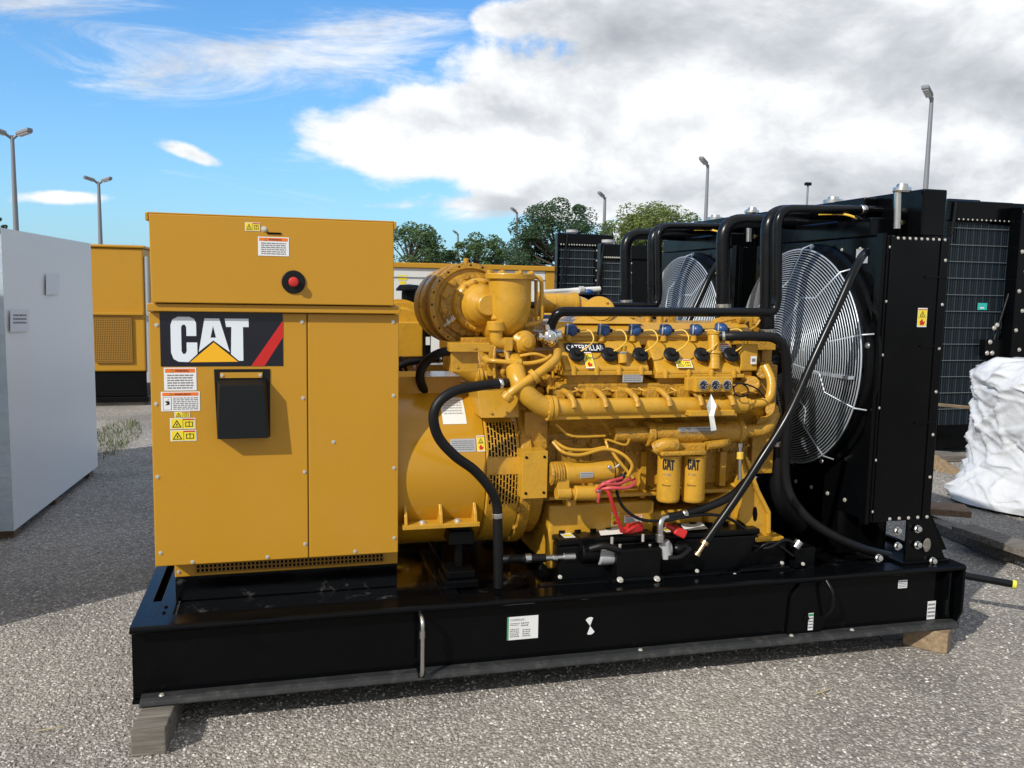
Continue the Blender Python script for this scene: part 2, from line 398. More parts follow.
# ---- base frame
b = MB('black_paint')
prof = [(.02, .101), (.02, .114), (.045, .118), (.045, .365), (.008, .369), (.001, .376), (.0, .384), (.004, .391), (.012, .395), (.11, .395), (.11, .385), (.055, .372), (.055, .101)]
b.yz(prof, BX0, BX1)
b.yz([(BW-y, z) for y, z in prof], BX0, BX1)
base = b.build('base_frame', G, .002)
b = MB('dusty_black'); b.prism([(BX0+.03, .019, .101), (BX0+.03, -.012, .101), (BX0+.03, -.014, .106), (BX0+.03, -.010, .120), (BX0+.03, .006, .128), (BX0+.03, .043, .130), (BX0+.03, .043, .119), (BX0+.03, .019, .115)], (BX1-BX0-.06, 0, 0)); b.build('bottom_flange', base, .002)
b = MB('black_paint')     # left end beam: two flanges with a slot between
b.box(BX0, BX0+.045, .112, BW-.112, .105, .393); b.box(BX0+.075, BX0+.135, .112, BW-.112, .36, .393); b.box(BX0+.040, BX0+.080, .113, .27, .361, .3936); b.box(BX0+.045, BX0+.075, .112, BW-.112, .30, .35, 'hole_black')
for y in (.14, .2): b.bolt((BX0+.1, y, .393), (0, 0, 1), .006, 'hole_black')
b.build('end_beam', base, .003)
b = MB('black_paint'); b.box(BX1-.03, BX1-.004, .112, BW-.112, .16, .392)
b.prism([(BX1-.016, .0005, .392), (BX1-.016, .0005, .17), (BX1-.016, .03, .112), (BX1-.016, .11, .112), (BX1-.016, .11, .392)], (.014, 0, 0))
b.prism([(BX1-.09, -.0005, .17), (BX1-.09, -.0005, .365), (BX1-.09, .045, .365), (BX1-.09, .045, .125)], (.008, 0, 0))
b.build('end_plate', base, .003)
b = MB('deck_wet'); b.box(BX0+.138, BX1-.035, .112, BW-.112, .350, .372)
for x in (.62, 1.12, 1.62, 2.3): b.box(x, x+.07, .113, BW-.113, .36, .385)
b.build('deck_plate', base, .003)
# crossbeams seen from the front, lug recess and lifting eyes
b = MB('black_satin')
lx = P(421, 640, 0).x
b.tube(fillet([(lx, .03, .365), (lx, -.035, .352), (lx, -.035, .13), (lx, .03, .112)], .03), .0085, 8, 'steel')
b.lathe((lx, -.03, .28), (0, 0, 1), [(0, .012), (.03, .012)], 8, 'steel'); b.box(lx-.012, lx+.012, -.012, .045, .105, .135)
b.build('lifting_lug', base)
lx = P(805, 600, 0).x
b = MB('black_paint'); x1 = P(826, 600, 0).x
pl = [(lx-.005, .03, .36), (x1, .03, .36), (x1+.03, .03, .30), (x1+.02, .03, .15), (x1-.03, .03, .085), (lx-.03, .03, .085), (lx-.06, .03, .13), (lx-.05, .03, .3)]
b.prism(pl, (0, .016, 0)); b.tube(fillet([(x1, .01, .375), (x1+.012, -.03, .33), (x1+.022, -.02, .25), (x1+.01, .02, .2)], .03), .008, 8, 'pipe_black')
b.bolt((lx+.03, .03, .2), (0, -1, 0), .012, 'black_satin')
b.build('lifting_lug', base, .003)
# writing on the rail
f = plane_map(507, 616, 538, 639, .045); lab = MB('white_print'); quad(lab, f, 0, 0, 1, 1, 'white_print'); quad(lab, f, 0, 0, .05, 1, 'green_print', .0006)
lab.text('CATERPILLAR', lambda u, v: f(.1+.45*u, .82+.08*v, .001), 'grey_print')
for (u0, v0, u1, v1, n) in ((.1, .6, .4, .74, 2), (.45, .55, .7, .75, 2), (.1, .1, .38, .5, 5), (.5, .1, .75, .45, 4)): print_lines(lab, f, u0, v0, u1, v1, n, 'black_print')
lab.build('data_label', base, label='white printed data plate with green edge')
f = plane_map(583.5, 617, 596.5, 634.5, .045); lab = MB('white_print')
for a0 in (60, 240):
    a0 += 5; pts = [f(.5, .5)]+[f(.5+.5*math.cos(R(a0+k*10)), .5+.5*math.sin(R(a0+k*10))) for k in range(8)]; lab.add(pts, [tuple(range(9))], 'white_print')
lab.build('centre_mark', base, label='white quartered balance mark')
for rc, nm in (((898, 580, 907, 588), 'small_label'), ((927, 601, 935, 619), 'serial_label'), ((808, 613, 813, 630), 'green_label')):
    f = plane_map(*rc, .045 if rc[0] != 808 else .026); plate_label(f, 'white_print', 4, 'grey_print', 'green_print' if rc[0] == 808 else None).build(nm, base)
b = MB('bolt_zinc')
for x in (162, 790, 640, 850):
    p = P(x, 700 if x == 162 else 650, .02); b.bolt((p.x, .015, .129), (0, 0, 1), .008)
b.build_each('bolt', base)
# drain pipe sticking out at the right-hand end
b = MB('pipe_black'); p0 = P(962, 575, .35); p1 = P(1012, 584, .22)
b.tube([p0, p1], .019, 14); b.tube([p0+Vector((-.25, .3, 0)), p0], .019, 14); b.cyl(p1, p1+(p1-p0).normalized()*.018, .022, m='cap_yellow')
b.build('drain_pipe', G)
# wet marks on the deck: thin raised skins of water
# ---- control cabinet (generator terminal / breaker box)
PY_ = .20
b = MB('panel_yellow')
xl0, xl1 = P(152, 440, PY_).x, P(398.5, 440, PY_).x
zt, zb = P(270, 308, PY_).z, P(270, 560, PY_).z
xs = P(308, 440, PY_).x
b.box(xl0+.012, xl1-.012, PY_+.02, .66, zb+.01, zt+.02)
cab = b.build('control_cabinet', G, .004)
b = MB('panel_yellow'); b.box(xl0, xs-.002, PY_, PY_+.018, zb, zt-.02); b.build('front_panel', cab, .003)
b = MB('panel_yellow'); b.box(xs+.002, xl1, PY_, PY_+.018, zb+.0, zt-.02); b.build('front_panel', cab, .003)
b = MB('panel_yellow'); b.box(xl0-.002, xl1+.002, PY_-.030, PY_+.05, zt-.016, zt+.012); b.box(xl0+.0, xl1-.0, PY_+.06, .66, zt-.0, zt+.014); b.build('panel_ledge', cab, .003)
# hood leaning forward at the top
HY = .155
tl, tr = P(146, 214, HY), P(395, 222, HY); bl, br = P(151.5, 303.5, HY), P(394, 306.5, HY)
zT = (tl.z+tr.z)/2; zB = zt+.016
b = MB('panel_yellow')
b.hexa([(bl.x, HY, zB), (br.x, HY, zB), (br.x, .68, zB), (bl.x, .68, zB), (tl.x+.008, HY, zT), (tr.x-.005, HY, zT), (tr.x-.005, .68, zT), (tl.x+.008, .68, zT)])
hood = b.build('hood', cab, .003)
b = MB('panel_yellow'); b.box(tl.x+.002, tr.x-.002, HY+.006, .69, zT+.001, zT+.006); b.box(tl.x-.004, tl.x+.006, HY+.002, .69, zT-.024, zT+.004); b.box(tr.x-.004, tr.x+.006, HY+.002, .69, zT-.024, zT+.004); b.build('lid', cab, .002)
def hoodY(y): return HY
def hmap(x0, y0, x1, y1): return plane_map(x0, y0, x1, y1, hoodY(y1), hoodY(y0))
warning_label(hmap(258, 237, 289, 256)).build('warning_label', hood)
pict_label(hmap(245, 222.5, 260, 231)).build('pictogram_label', hood)
b = MB('panel_yellow'); p = P(264, 229, hoodY(229)); b.bolt(p, (0, -1, .1), .008)
q0 = P(267, 232, hoodY(232)); b.box(q0.x, P(281, 232, .1).x, q0.y-.004, q0.y+.02, q0.z-.007, q0.z-.001, 'hole_black'); b.build('latch', hood)
p = P(293.5, 282, hoodY(282)-.001); r1 = M(11.6, p)
b = MB('black_print'); b.cyl(p+Vector((0, .02, 0)), p-Vector((0, .006, 0)), r1, n=36, m='pouch'); es = b.build('emergency_stop', hood)
b = MB('red_plastic'); b.cyl(p, p-Vector((0, .02, 0)), r1*.30, n=24); b.lathe(p-Vector((0, .02, 0)), (0, -1, 0), [(0, r1*.42), (.01, r1*.42), (.016, r1*.30), (.018, 0)], 28); b.build('push_button', es)
# vent strip below
b = MB('panel_yellow'); vy = PY_+.10; x0, x1 = P(172, 575, vy).x+.01, P(388, 565, vy).x+.04
zpl = P(173, 577.5, vy).z; b.box(x0, x1, vy, .62, zpl, zb+.012, 'panel_yellow'); plinth = b.build('plinth', cab, .003)
b = MB('deck_wet'); b.box(x0-.0, x1, vy+.012, .62, .373, zpl-.002); b.build('pedestal', cab, .003)
b = MB('hole_black'); b.box(x0+.08, x1-.06, vy-.004, vy-.001, zpl+.012, zb-.0, 'hole_black')
n = 46
for i in range(n+1): xx = x0+.08+(x1-x0-.14)*i/n; b.box(xx-.003, xx+.003, vy-.008, vy-.005, zpl+.012, zb, 'vent_mesh')
for k in range(4): z = zpl+.014+(zb-zpl-.014)*k/4; b.box(x0+.08, x1-.06, vy-.008, vy-.0045, z, z+.004, 'vent_mesh')
b.build('vent_grille', plinth)
# logo
f0 = plane_map(160.2, 312.6, 283, 366.2, PY_)
def LG(zx, zy, l=0.0): return f0((zx-50)/632.0, 1-(zy-65)/275.0, l)
b = MB('logo_black'); quad(b, f0, 0, 0, 1, 1, 'logo_black')
for pl in (LOGO_C, LOGO_A1, LOGO_A2, LOGO_T): b.poly([LG(x, y, .0006) for x, y in pl], 'logo_white')
b.poly([LG(197, 319, .001), LG(320, 217, .001), LG(444, 317, .001)], 'logo_yellow')
b.poly([LG(682, 103, .0006), LG(682, 190, .0006), LG(582, 340, .0006), LG(512, 340, .0006)], 'red_print')
b.build('logo_decal', cab, label='black decal with white CAT lettering, yellow triangle and red stripe')
warning_label(plane_map(164, 367.5, 196.5, 390.5, PY_)).build('warning_label', cab, label='upper orange-banded warning label')
warning_label(plane_map(161, 391.5, 200, 411, PY_), pict=True).build('warning_label', cab, label='lower orange-banded warning label with pictogram')
for rc in ((174.5, 411.5, 190, 417.5), (170, 418, 195.5, 429), (170.5, 430, 196.5, 441)): pict_label(plane_map(*rc, PY_)).build('pictogram_label', cab)
# document holder
b = MB('pouch'); a, c, z0, z1 = prect(214.5, 369, 270.5, 437.5, PY_)
b.hexa([(a+.008, PY_-.004, z0), (c-.002, PY_-.004, z0), (c-.002, PY_, z0), (a+.008, PY_, z0), (a, PY_-.004, z1), (c, PY_-.004, z1), (c, PY_, z1), (a, PY_, z1)])
t = .06
b.hexa([(a+.012, PY_-t, z0+.006), (c-.010, PY_-t, z0+.006), (c-.004, PY_-.003, z0+.002), (a+.008, PY_-.003, z0+.002), (a+.022, PY_-t+.005, z1-.055), (c-.022, PY_-t+.005, z1-.055), (c-.012, PY_-.003, z1-.036), (a+.010, PY_-.003, z1-.036)])
doc = b.build('document_holder', cab, .008, 3)
b = MB('panel_yellow'); b.box(a+.022, c-.028, PY_-.008, PY_-.0045, z1-.033, z1-.012)
b.bolt((a+.03, PY_-.008, z1-.023), (0, -1, 0), .005); b.bolt((c-.036, PY_-.008, z1-.023), (0, -1, 0), .005); b.build('retaining_strip', doc)
b = MB('bolt_zinc')
for x, y in ((152+4.5, 325), (156, 404), (157.5, 477), (160.5, 553), (302, 322), (303, 398), (304.5, 472), (305, 544), (393, 322), (393.5, 395.5), (394, 468), (394.2, 538), (192.5, 562), (267.5, 557), (355, 551.5), (333.5, 442), (178.5, 572)):
    yy = PY_ if y != 572 else vy
    b.bolt(P(x, y, yy)+Vector((0, .001, 0)), (0, -1, 0), .0058)
b.build_each('screw', cab)

# ---- alternator
ZA, RA = .842, .35
xa0, xa1 = .42, P(486, 440, .25).x
b = MB('gloss_yellow')
def ring(mb, x0, x1, r, m=None, n=64, e=.006, yc=YC, zc=ZA):
    mb.lathe((x0, yc, zc), (1, 0, 0), [(0, 0), (0, r-e), (e, r), (x1-x0-e, r), (x1-x0, r-e), (x1-x0, 0)], n, m)
ring(b, .30, xa1, RA)
b.prism([(x, YC+sy, z) for x, sy, z in ((.3, -.12, ZA+.30), (.3, .12, ZA+.30), (.3, .12, ZA+.40), (.3, -.12, ZA+.40))], (.45, 0, 0))
alt = b.build('alternator', G)
b = MB('engine_yellow'); xa2 = P(520, 440, .25).x; ring(b, xa1, xa2, RA+.006)
def cylmap(x0, x1, yt, yb, r):
    """u,v on the alternator's near side between photo rows yt and yb"""
    def ang(y, x):
        best = 0; bd = 1e9
        for k in range(0, 181):
            a = R(-90+k*1.0); q = Vector((x, YC-r*math.cos(a), ZA+r*math.sin(a)))
            d = q-CAM; zz = d.dot(FW); py = 384-FPX*d.dot(UP)/zz
            if abs(py-y) < bd: bd = abs(py-y); best = a
        return best
    xm0, xm1 = P(x0, (yt+yb)/2, YC-r*.9).x, P(x1, (yt+yb)/2, YC-r*.9).x
    a1, a0 = ang(yt, (xm0+xm1)/2), ang(yb, (xm0+xm1)/2)
    return lambda u, v, l=0: Vector((xm0+(xm1-xm0)*u, YC-(r+.0015+l)*math.cos(a0+(a1-a0)*v), ZA+(r+.0015+l)*math.sin(a0+(a1-a0)*v)))
adp = b.build('adapter_ring', alt)
def curved(mb, f, u0, v0, u1, v1, m, l=0, k=6):
    for i in range(k): quad(mb, f, u0, v0+(v1-v0)*i/k, u1, v0+(v1-v0)*(i+1)/k, m, l)
for (yt, yb) in ((423, 456), (475, 503)):
    f = cylmap(487, 516, yt, yb, RA+.006); b = MB('hole_black'); curved(b, f, 0, 0, 1, 1, 'hole_black')
    for i in range(10): curved(b, f, i/9-.022 if i else 0, 0, min(1, i/9+.022), 1, 'engine_yellow', .004)
    for k in range(15):
        for i in range(9):
            if (k+i) % 3 == 0: quad(b, f, i/9, k/14-.012 if k else 0, (i+1)/9, min(1, k/14+.016), 'engine_yellow', .0045)
    b.build('vent_grille', adp)
f = cylmap(445, 469, 398, 424, RA); b = MB('paper'); curved(b, f, 0, 0, 1, 1, 'paper'); print_lines(b, f, .1, .3, .9, .9, 6, 'plate_silver'); b.build('paper_label', alt)
f = cylmap(450, 475, 439, 452, RA); b = MB('plate_silver'); curved(b, f, 0, 0, 1, 1, 'plate_silver'); print_lines(b, f, .06, .1, .94, .9, 5); b.build('rating_plate', alt)
f = cylmap(476.5, 484.5, 435, 452, RA); pict_label(f, vertical=True).build('pictogram_label', alt)
b = MB('engine_yellow')     # foot rail with gussets
x0, x1, z0, z1 = prect(403, 518, 480, 528, .20); b.box(x0, x1, .20, .42, z0-.002, z0+.016)
for gx in (405, 440.5, 475):
    X = P(gx, 515, .2).x; b.prism([(X, .205, z0+.016), (X, .36, z0+.016), (X, .30, z0+.13), (X, .27, z0+.13), (X, .215, z0+.05)], (.012, 0, 0))
for gx in (423, 458): b.bolt((P(gx, 525, .22).x, .235, z0+.016), (0, 0, 1), .012)
b.build('mounting_foot', alt, .002)
b = MB('black_satin')       # rubber isolator mount below
X0, X1 = P(447, 560, .25).x, P(474, 560, .25).x
b.box(X0+.005, X1-.005, .23, .36, z0-.085, z0-.03); b.box(X0+.02, X1-.02, .25, .34, z0-.03, z0-.004); b.box(X0+.045, X1-.045, .27, .33, .45, z0-.085); b.box(X0, X1, .22, .38, .42, .45); b.box(X0-.01, X1+.01, .20, .40, .385, .415)
b.build('isolator_mount', G, .003)
b = MB('engine_yellow'); x0, x1, z0, z1 = prect(478, 391, 518, 417, .22)
b.hexa([(x0+.01, .20, z0), (x1, .20, z0), (x1, .5, z0), (x0+.01, .5, z0), (x0, .23, z1), (x1, .23, z1), (x1, .5, z1), (x0, .5, z1)])
b.bolt(((x0*.7+x1*.3), .2, z0+.02), (0, -1, 0), .005, 'engine_yellow'); b.bolt(((x0*.3+x1*.7), .2, z0+.02), (0, -1, 0), .005, 'engine_yellow')
b.build('terminal_box', alt, .004)

# ---- flywheel housing
b = MB('cast_yellow'); xf0 = xa2+.0; xf1 = P(548, 470, .22).x
ring(b, xf0, xf0+.05, RA+.018); ring(b, xf0+.05, xf1, RA-.02)
fly = b.build('flywheel_housing', G)
b = MB('engine_yellow'); x0, x1, z0, z1 = prect(522.5, 451.5, 547.5, 498.5, .14); b.box(x0, x1, .14, .36, z0, z1)
for u in (.14, .86):
    for v in (.12, .88): b.cyl((x0+(x1-x0)*u, .139, z0+(z1-z0)*v), (x0+(x1-x0)*u, .137, z0+(z1-z0)*v), .006, m='hole_black', n=10)
b.build('cover_box', fly, .012, 3)
b = MB('cast_yellow')
for k in range(9):
    a = R(-60+k*18); b.bolt((xf0+.0, YC-(RA+.01)*math.cos(a), ZA+(RA+.01)*math.sin(a)), (-1, 0, 0), .011, 'cast_yellow')
b.build_each('bolt', fly)
b = MB('cast_yellow'); x0, x1, z0, z1 = prect(520, 412, 548, 450, .25); b.box(x0+.02, x1, .25, .5, z0, z1); b.build('upper_casting', fly, .006)

# ---- engine block
def X_(px, Y, py=400): return P(px, py, Y).x
def Z_(py, Y, px=650): return P(px, py, Y).z
ex0, ex1 = X_(549, .28), X_(762, .30)
b = MB('cast_yellow')
zbk = Z_(498, .30)
b.yz([(.32, zbk), (.83, zbk), (.83, 1.0), (.93, 1.12), (.72, 1.36), (.43, 1.36), (.24, 1.12), (.32, 1.0)], ex0, ex1)
for i in range(6):   # side cover plates and ribs on the crankcase
    xx = ex0+.04+(ex1-ex0-.08)*i/6; b.box(xx+.01, xx+(ex1-ex0-.08)/6-.01, .308, .325, zbk+.05, .98)
blk = b.build('engine_block', G, .01, 2)
b = MB('cast_yellow')
for i in range(7):
    xx = ex0+.03+(ex1-ex0-.06)*i/6
    b.bolt((xx, .32, zbk+.03), (0, -1, 0), .009, 'cast_yellow')
    b.bolt((xx, .32, 1.0-.03), (0, -1, 0), .009, 'cast_yellow')
b.build_each('bolt', blk)
b = MB('cast_yellow')
rnd_ = random.Random(5)
for k in range(26):
    x = 560+k*7.3; y = 447+rnd_.uniform(-8, 4); p = P(x, y, .33); r_ = rnd_.uniform(.008, .018); b.cut(); b.cyl(p+Vector((0, .06, 0)), p-Vector((0, rnd_.uniform(.01, .04), 0)), r_, n=12); b.lathe(p-Vector((0, .04, 0)), (0, -1, 0), [(0, r_*.6), (.012, r_*.55), (.013, 0)], 6, None, False)
for k in range(12):
    x = 568+k*15; p = P(x, 392, .235); b.cut(); b.cyl(p, p-Vector((0, .018, 0)), .011, n=6)
b.build_each('boss', blk)
b = MB('engine_yellow')
for k in range(5):
    x = 575+k*32; b.cut(); b.tube(spline([P(x, 388, .19), P(x+6, 391, .17), P(x+14, 389, .17), P(x+24, 391, .18)]), .0045, 6)
b.build_each('fuel_pipe', blk)
b = MB('engine_yellow'); fb(b, 628, 500, 640, 507, .22, .05); b.cut(); fb(b, 566, 500, 576, 506, .22, .05); b.cut(); fb(b, 720, 452, 726, 486, .27, .05); b.cut(); fb(b, 641, 452, 646, 498, .28, .04); b.build_each('block_bracket', blk)
# oil pan
b = MB('engine_yellow')
op0, op1 = X_(549, .26, 520), X_(738, .26, 520)
zmid = Z_(503, .26, 600); zlow = .42
xm = X_(654, .26, 520); xr = X_(708, .26, 520)
b.box(op0, xm, .26, .89, zlow, zmid)
b.box(xm, xr, .30, .86, zlow, Z_(514, .26)); b.prism([(xr, .26, zlow), (op1, .26, zlow), (op1, .26, Z_(488, .26)+.02), (xr+.05, .26, Z_(500, .26)), (xr, .26, Z_(503, .26))], (0, .6, 0))
pan = b.build('oil_pan', G, .012, 3)
b = MB('engine_yellow'); b.box(op0-.005, op1+.01, .245, .30, Z_(500, .26, 560)-.008+.012, Z_(500, .26, 560)+.02); b.build('pan_rail', pan, .003)
warning_label(plane_map(624, 515, 642, 522.5, .26)).build('warning_label', pan)
pict_label(plane_map(611, 512, 619, 526, .26), vertical=True).build('pictogram_label', pan)

# heads, near and far bank
def bank(side):
    S = (lambda y: y) if side < 0 else (lambda y: 2*YC-y)
    b = MB('cast_yellow'); z0 = Z_(396, .25); z1 = Z_(383, .22)
    b.yz([(S(.24), z0), (S(.20), z0+.01), (S(.20), z1), (S(.50), z1+.06), (S(.50), z0)], X_(556, .22), X_(757, .22))
    hd = b.build('cylinder_head', G, .006)
    for (xa_, xb_, yb_, xc, xd) in ((564, 649, 372, 562, 650), (656, 741, 375, 655, 741)):
        X0, X1 = X_(xa_, .2, 360), X_(xb_, .2, 360); zb_ = Z_(yb_, .19, (xa_+xb_)/2); zt_ = Z_(341, .31, (xa_+xb_)/2)
        b = MB('engine_yellow')
        b.yz([(S(.215), zb_-.07), (S(.205), zb_-.005), (S(.45), zb_-.005), (S(.45), zb_-.07)], X0+.015, X1-.015, 'cast_yellow')
        b.yz([(S(.19), zb_), (S(.19), zb_+.018), (S(.30), zt_), (S(.33), zt_+.012), (S(.52), zt_+.012), (S(.52), zb_)], X0, X1)
        vc = b.build('valve_cover', hd, .014, 3)
        b = MB('engine_yellow'); b.yz([(S(.178), zb_-.012), (S(.178), zb_+.004), (S(.46), zb_+.004), (S(.46), zb_-.012)], X0-.008, X1+.008)
        for k in range(4): xx = X0+.04+(X1-X0-.08)*k/3; b.cyl((xx, S(.185), zb_-.012), (xx, S(.185), zb_+.02), .012, n=12); b.bolt((xx, S(.185), zb_+.02), (0, 0, 1), .007, 'engine_yellow')
        b.build('cover_rim', vc, .004)
        if side < 0:
            for k in range(4):
                xx = X0+.02+(X1-X0-.04)*k/3; bb = MB('cast_yellow'); bb.cyl((xx, .235, zb_-.09), (xx, .17, zb_-.09), .016, n=14); bb.bolt((xx, .17, zb_-.09), (0, -1, 0), .009, 'cast_yellow')
                bb.tube([(xx, .18, zb_-.085), (xx+.05, .17, zb_-.07), (xx+.09, .18, zb_-.08)], .005, 6); bb.build('stud', hd)
    return hd
hd = bank(-1); bank(1)
def slopeY(py): return .19+(.30-.19)*max(0, min(1, (368-py)/(368-341)))
sl = Vector((0, -.80, .62)).normalized()
f = plane_map(565.5, 343.5, 606, 352, slopeY(352), slopeY(343.5))
b = MB('logo_black'); quad(b, lambda u, v, l=0: f(u, v, l+.006), 0, 0, 1, 1, 'logo_black'); b.text('CATERPILLAR', lambda u, v: f(.04+.92*u, .18+.64*v, .0068), 'white_print', .012); b.build('name_decal', hd, label='small black decal reading CATERPILLAR')
f = plane_map(586, 353, 595, 368, slopeY(368), slopeY(353)); pict_label(lambda u, v, l=0: f(u, v, l+.007), vertical=True).build('pictogram_label', hd)
f = plane_map(676.5, 360, 692.5, 367.5, slopeY(367.5), slopeY(360)); pict_label(lambda u, v, l=0: f(u, v, l+.007)).build('pictogram_label', hd)
f = plane_map(720, 344, 731, 352, slopeY(352), slopeY(344)); plate_label(lambda u, v, l=0: f(u, v, l+.007), 'white_print', 3, 'grey_print', 'red_print').build('notice_label', hd)
f = plane_map(622, 374, 642, 382, .185); plate_label(lambda u, v, l=0: f(u, v, l+.005), 'plate_silver', 3).build('rating_plate', hd)
# grommets, coils, leads
for x in (575.3, 608, 639, 670, 700.3, 729.5):
    p = P(x, 357, slopeY(357)-.01); r = M(8.2, p)
    b = MB('rubber')
    b.cyl(p-sl*.01, p+sl*.012, r*.78, n=24, m='engine_yellow'); b.lathe(p+sl*.012, sl, [(0, r*.7), (.002, r), (.010, r*1.02), (.016, r*.85), (.018, r*.45), (.030, r*.38), (.032, 0)], 28)
    b.build('spark_plug_boot', hd)
    q = P(x-6.3, 330, .30); r = M(6.6, q); ax = Vector((1, -.35, -.05)).normalized()
    if x > 720: q = P(719, 329, .30)
    b = MB('blue_plastic'); b.cyl(q-ax*.018, q+ax*.012, r*.86, n=20); b.lathe(q-ax*.010, ax, [(0, r*.9), (.0, r*.98), (.006, r*.98)], 20, 'plate_silver'); b.ball(q+ax*.012, r*.96, sc=(1, 1, 1))
    b.cyl(q-Vector((0, 0, .05)), q-Vector((0, 0, .01)), r*.5, n=12, m='engine_yellow')
    b.cyl(q+ax*.03, q+ax*.046, r*.3, n=10, m='rubber'); b.build('ignition_coil', hd)
    e = p+sl*.03
    b = MB('lead_yellow'); b.tube(spline([q+ax*.042, q+Vector((.075, -.05, .0)), q+Vector((.085, -.075, -.035)), (e*.6+q*.4)+Vector((.045, -.05, -.01)), e], 6), .0032, 6); b.build('ignition_lead', hd)
# oil filler / breather on the covers
b = MB('engine_yellow'); p = P(714, 370, .20); t_ = P(714, 334, .24)
b.cyl(p, t_, M(6.2, p), n=24); q = p.lerp(t_, .42); b.cyl(q, q+(t_-p).normalized()*.014, M(7.6, p), n=24); b.cyl(t_, t_+Vector((0, 0, .012)), M(7.2, p), n=24); b.cyl(q-Vector((0, 0, .04)), q, M(4.5, p), M(6.8, p), n=20)
b.build('breather', hd)
b = MB('engine_yellow'); p = P(623, 360, .20); b.cyl(p-Vector((0, 0, .015)), p+Vector((0, .01, .035)), M(5, p), n=20); b.cyl(p+Vector((0, .01, .028)), p+Vector((0, .01, .036)), M(6, p), n=20, m='steel'); b.cyl(p+Vector((0, .01, .036)), p+Vector((0, .012, .06)), M(4, p), M(5, p), n=20); b.build('oil_filler', hd)
# bracket right of the covers
b = MB('engine_yellow'); fb(b, 741, 344, 758, 371, .20, .05); fb(b, 742, 371, 752, 382, .22, .06); f = plane_map(750, 356, 756, 364, .195); quad(b, f, 0, 0, 1, 1, 'white_print', .003); quad(b, f, .2, .3, .8, .7, 'grey_print', .004); b.build('sensor_bracket', hd, .006)

# intake manifold between the banks
b = MB('engine_yellow'); X0, X1 = X_(556, .34, 330), X_(752, .34, 330)
b.yz([(.31, Z_(345, .31)), (.31, Z_(333, .31)), (.40, Z_(323, .36)), (.75, Z_(323, .36)), (.84, Z_(333, .31)), (.84, Z_(345, .31))], X0, X1)
b.box(X0-.01, X1+.01, .295, .84, Z_(337, .31), Z_(334, .31))
man = b.build('intake_manifold', G, .010, 3)
b = MB('engine_yellow')
xq = X_(590, .4, 320); xq2 = X_(640, .4, 320)
b.hexa([(xq-.09, .36, Z_(324, .36)), (xq2, .36, Z_(324, .36)), (xq2, .7, Z_(324, .36)), (xq-.09, .7, Z_(324, .36)), (xq, .42, Z_(312, .42)), (xq+.12, .42, Z_(312, .42)), (xq+.12, .66, Z_(312, .42)), (xq, .66, Z_(312, .42))])
p = P(600, 309.5, .40); ax = Vector((-.18, -.80, .42)).normalized(); b.cyl(p+ax*-.05, p, M(15.3, p), n=40); b.cyl(p, p+ax*.006, M(12.5, p), n=40)
b.bolt(p+ax*.006+Vector((.03, 0, .03)), ax, .005, 'engine_yellow'); b.bolt(p+ax*.006+Vector((-.035, 0, -.03)), ax, .005, 'engine_yellow')
b.build('air_inlet_cover', man, .008)
b = MB('engine_yellow'); p0, p1 = P(541, 303, .48), P(575, 303, .48); r = M(10, p0)
b.cyl(p0, p1, r, n=32); b.cyl(p1-Vector((.012, 0, 0)), p1+Vector((.006, 0, 0)), r*1.12, n=32); b.tube(spline([p1, P(583, 306, .47), P(592, 313, .45), P(596, 322, .45)]), r*.8, 16)
b.cyl(p0+Vector((.05, 0, 0)), p0+Vector((.058, 0, 0)), r*1.05, n=32); b.cyl(p0-Vector((.015, 0, 0)), p0+Vector((.006, 0, 0)), r*1.15, n=32)
b.build('air_pipe', man)
b = MB('cast_yellow')    # assorted small castings on the far side, above the manifold
for x, y, w, h in ((648, 322, 10, 8), (672, 320, 7, 9), (737, 322, 14, 10), (757, 324, 12, 14), (528, 318, 12, 18)):
    fb(b, x-w/2, y-h/2, x+w/2, y+h, .45, .10)
for x in (648, 660, 757, 741): p = P(x, 316, .45); b.cyl(p-Vector((0, 0, .04)), p+Vector((0, 0, .012)), M(3.6, p), n=12)
b.tube(spline([P(702, 326, .44), P(720, 322, .42), P(737, 318, .42), P(741, 314, .42)]), .007, 8); b.cyl(P(738, 319, .40), P(744, 319, .40), .02, n=14)
b.tube(spline([P(748, 331, .4), P(756, 326, .4), P(760, 320, .4)]), .006, 8)
b.build('valley_fittings', man, .006)

# exhaust manifold along the near side
b = MB('engine_yellow'); ym = .13
p0, p1 = P(548, 404.5, ym), P(745, 408, ym); r = M(9.2, p0)
p1.z = p0.z = (p0.z+p1.z)/2
b.cyl(p0, p1, r, n=32); exh = None
b.tube(spline([p0, P(538, 403.5, ym), P(527, 394, ym), P(518, 380, .15), P(515, 366, .22), P(514, 358, .32)], 6), [r*1.08]*31, 20)
b.box(p0.x+.02, p1.x-.05, ym-.02, ym+.02, p0.z-r-.008, p0.z-r*.6)
exh = b.build('exhaust_manifold', G)
b = MB('engine_yellow'); b.cyl(p0+Vector((-.008, 0, 0)), p0+Vector((.010, 0, 0)), r*1.42, n=32); b.cyl(p0+Vector((.013, 0, 0)), p0+Vector((.03, 0, 0)), r*1.36, n=32)
for k in range(6): a = k*math.pi/3+.3; b.bolt(p0+Vector((-.008, r*1.2*math.cos(a), r*1.2*math.sin(a))), (-1, 0, 0), .006, 'engine_yellow')
b.build('flange', exh)
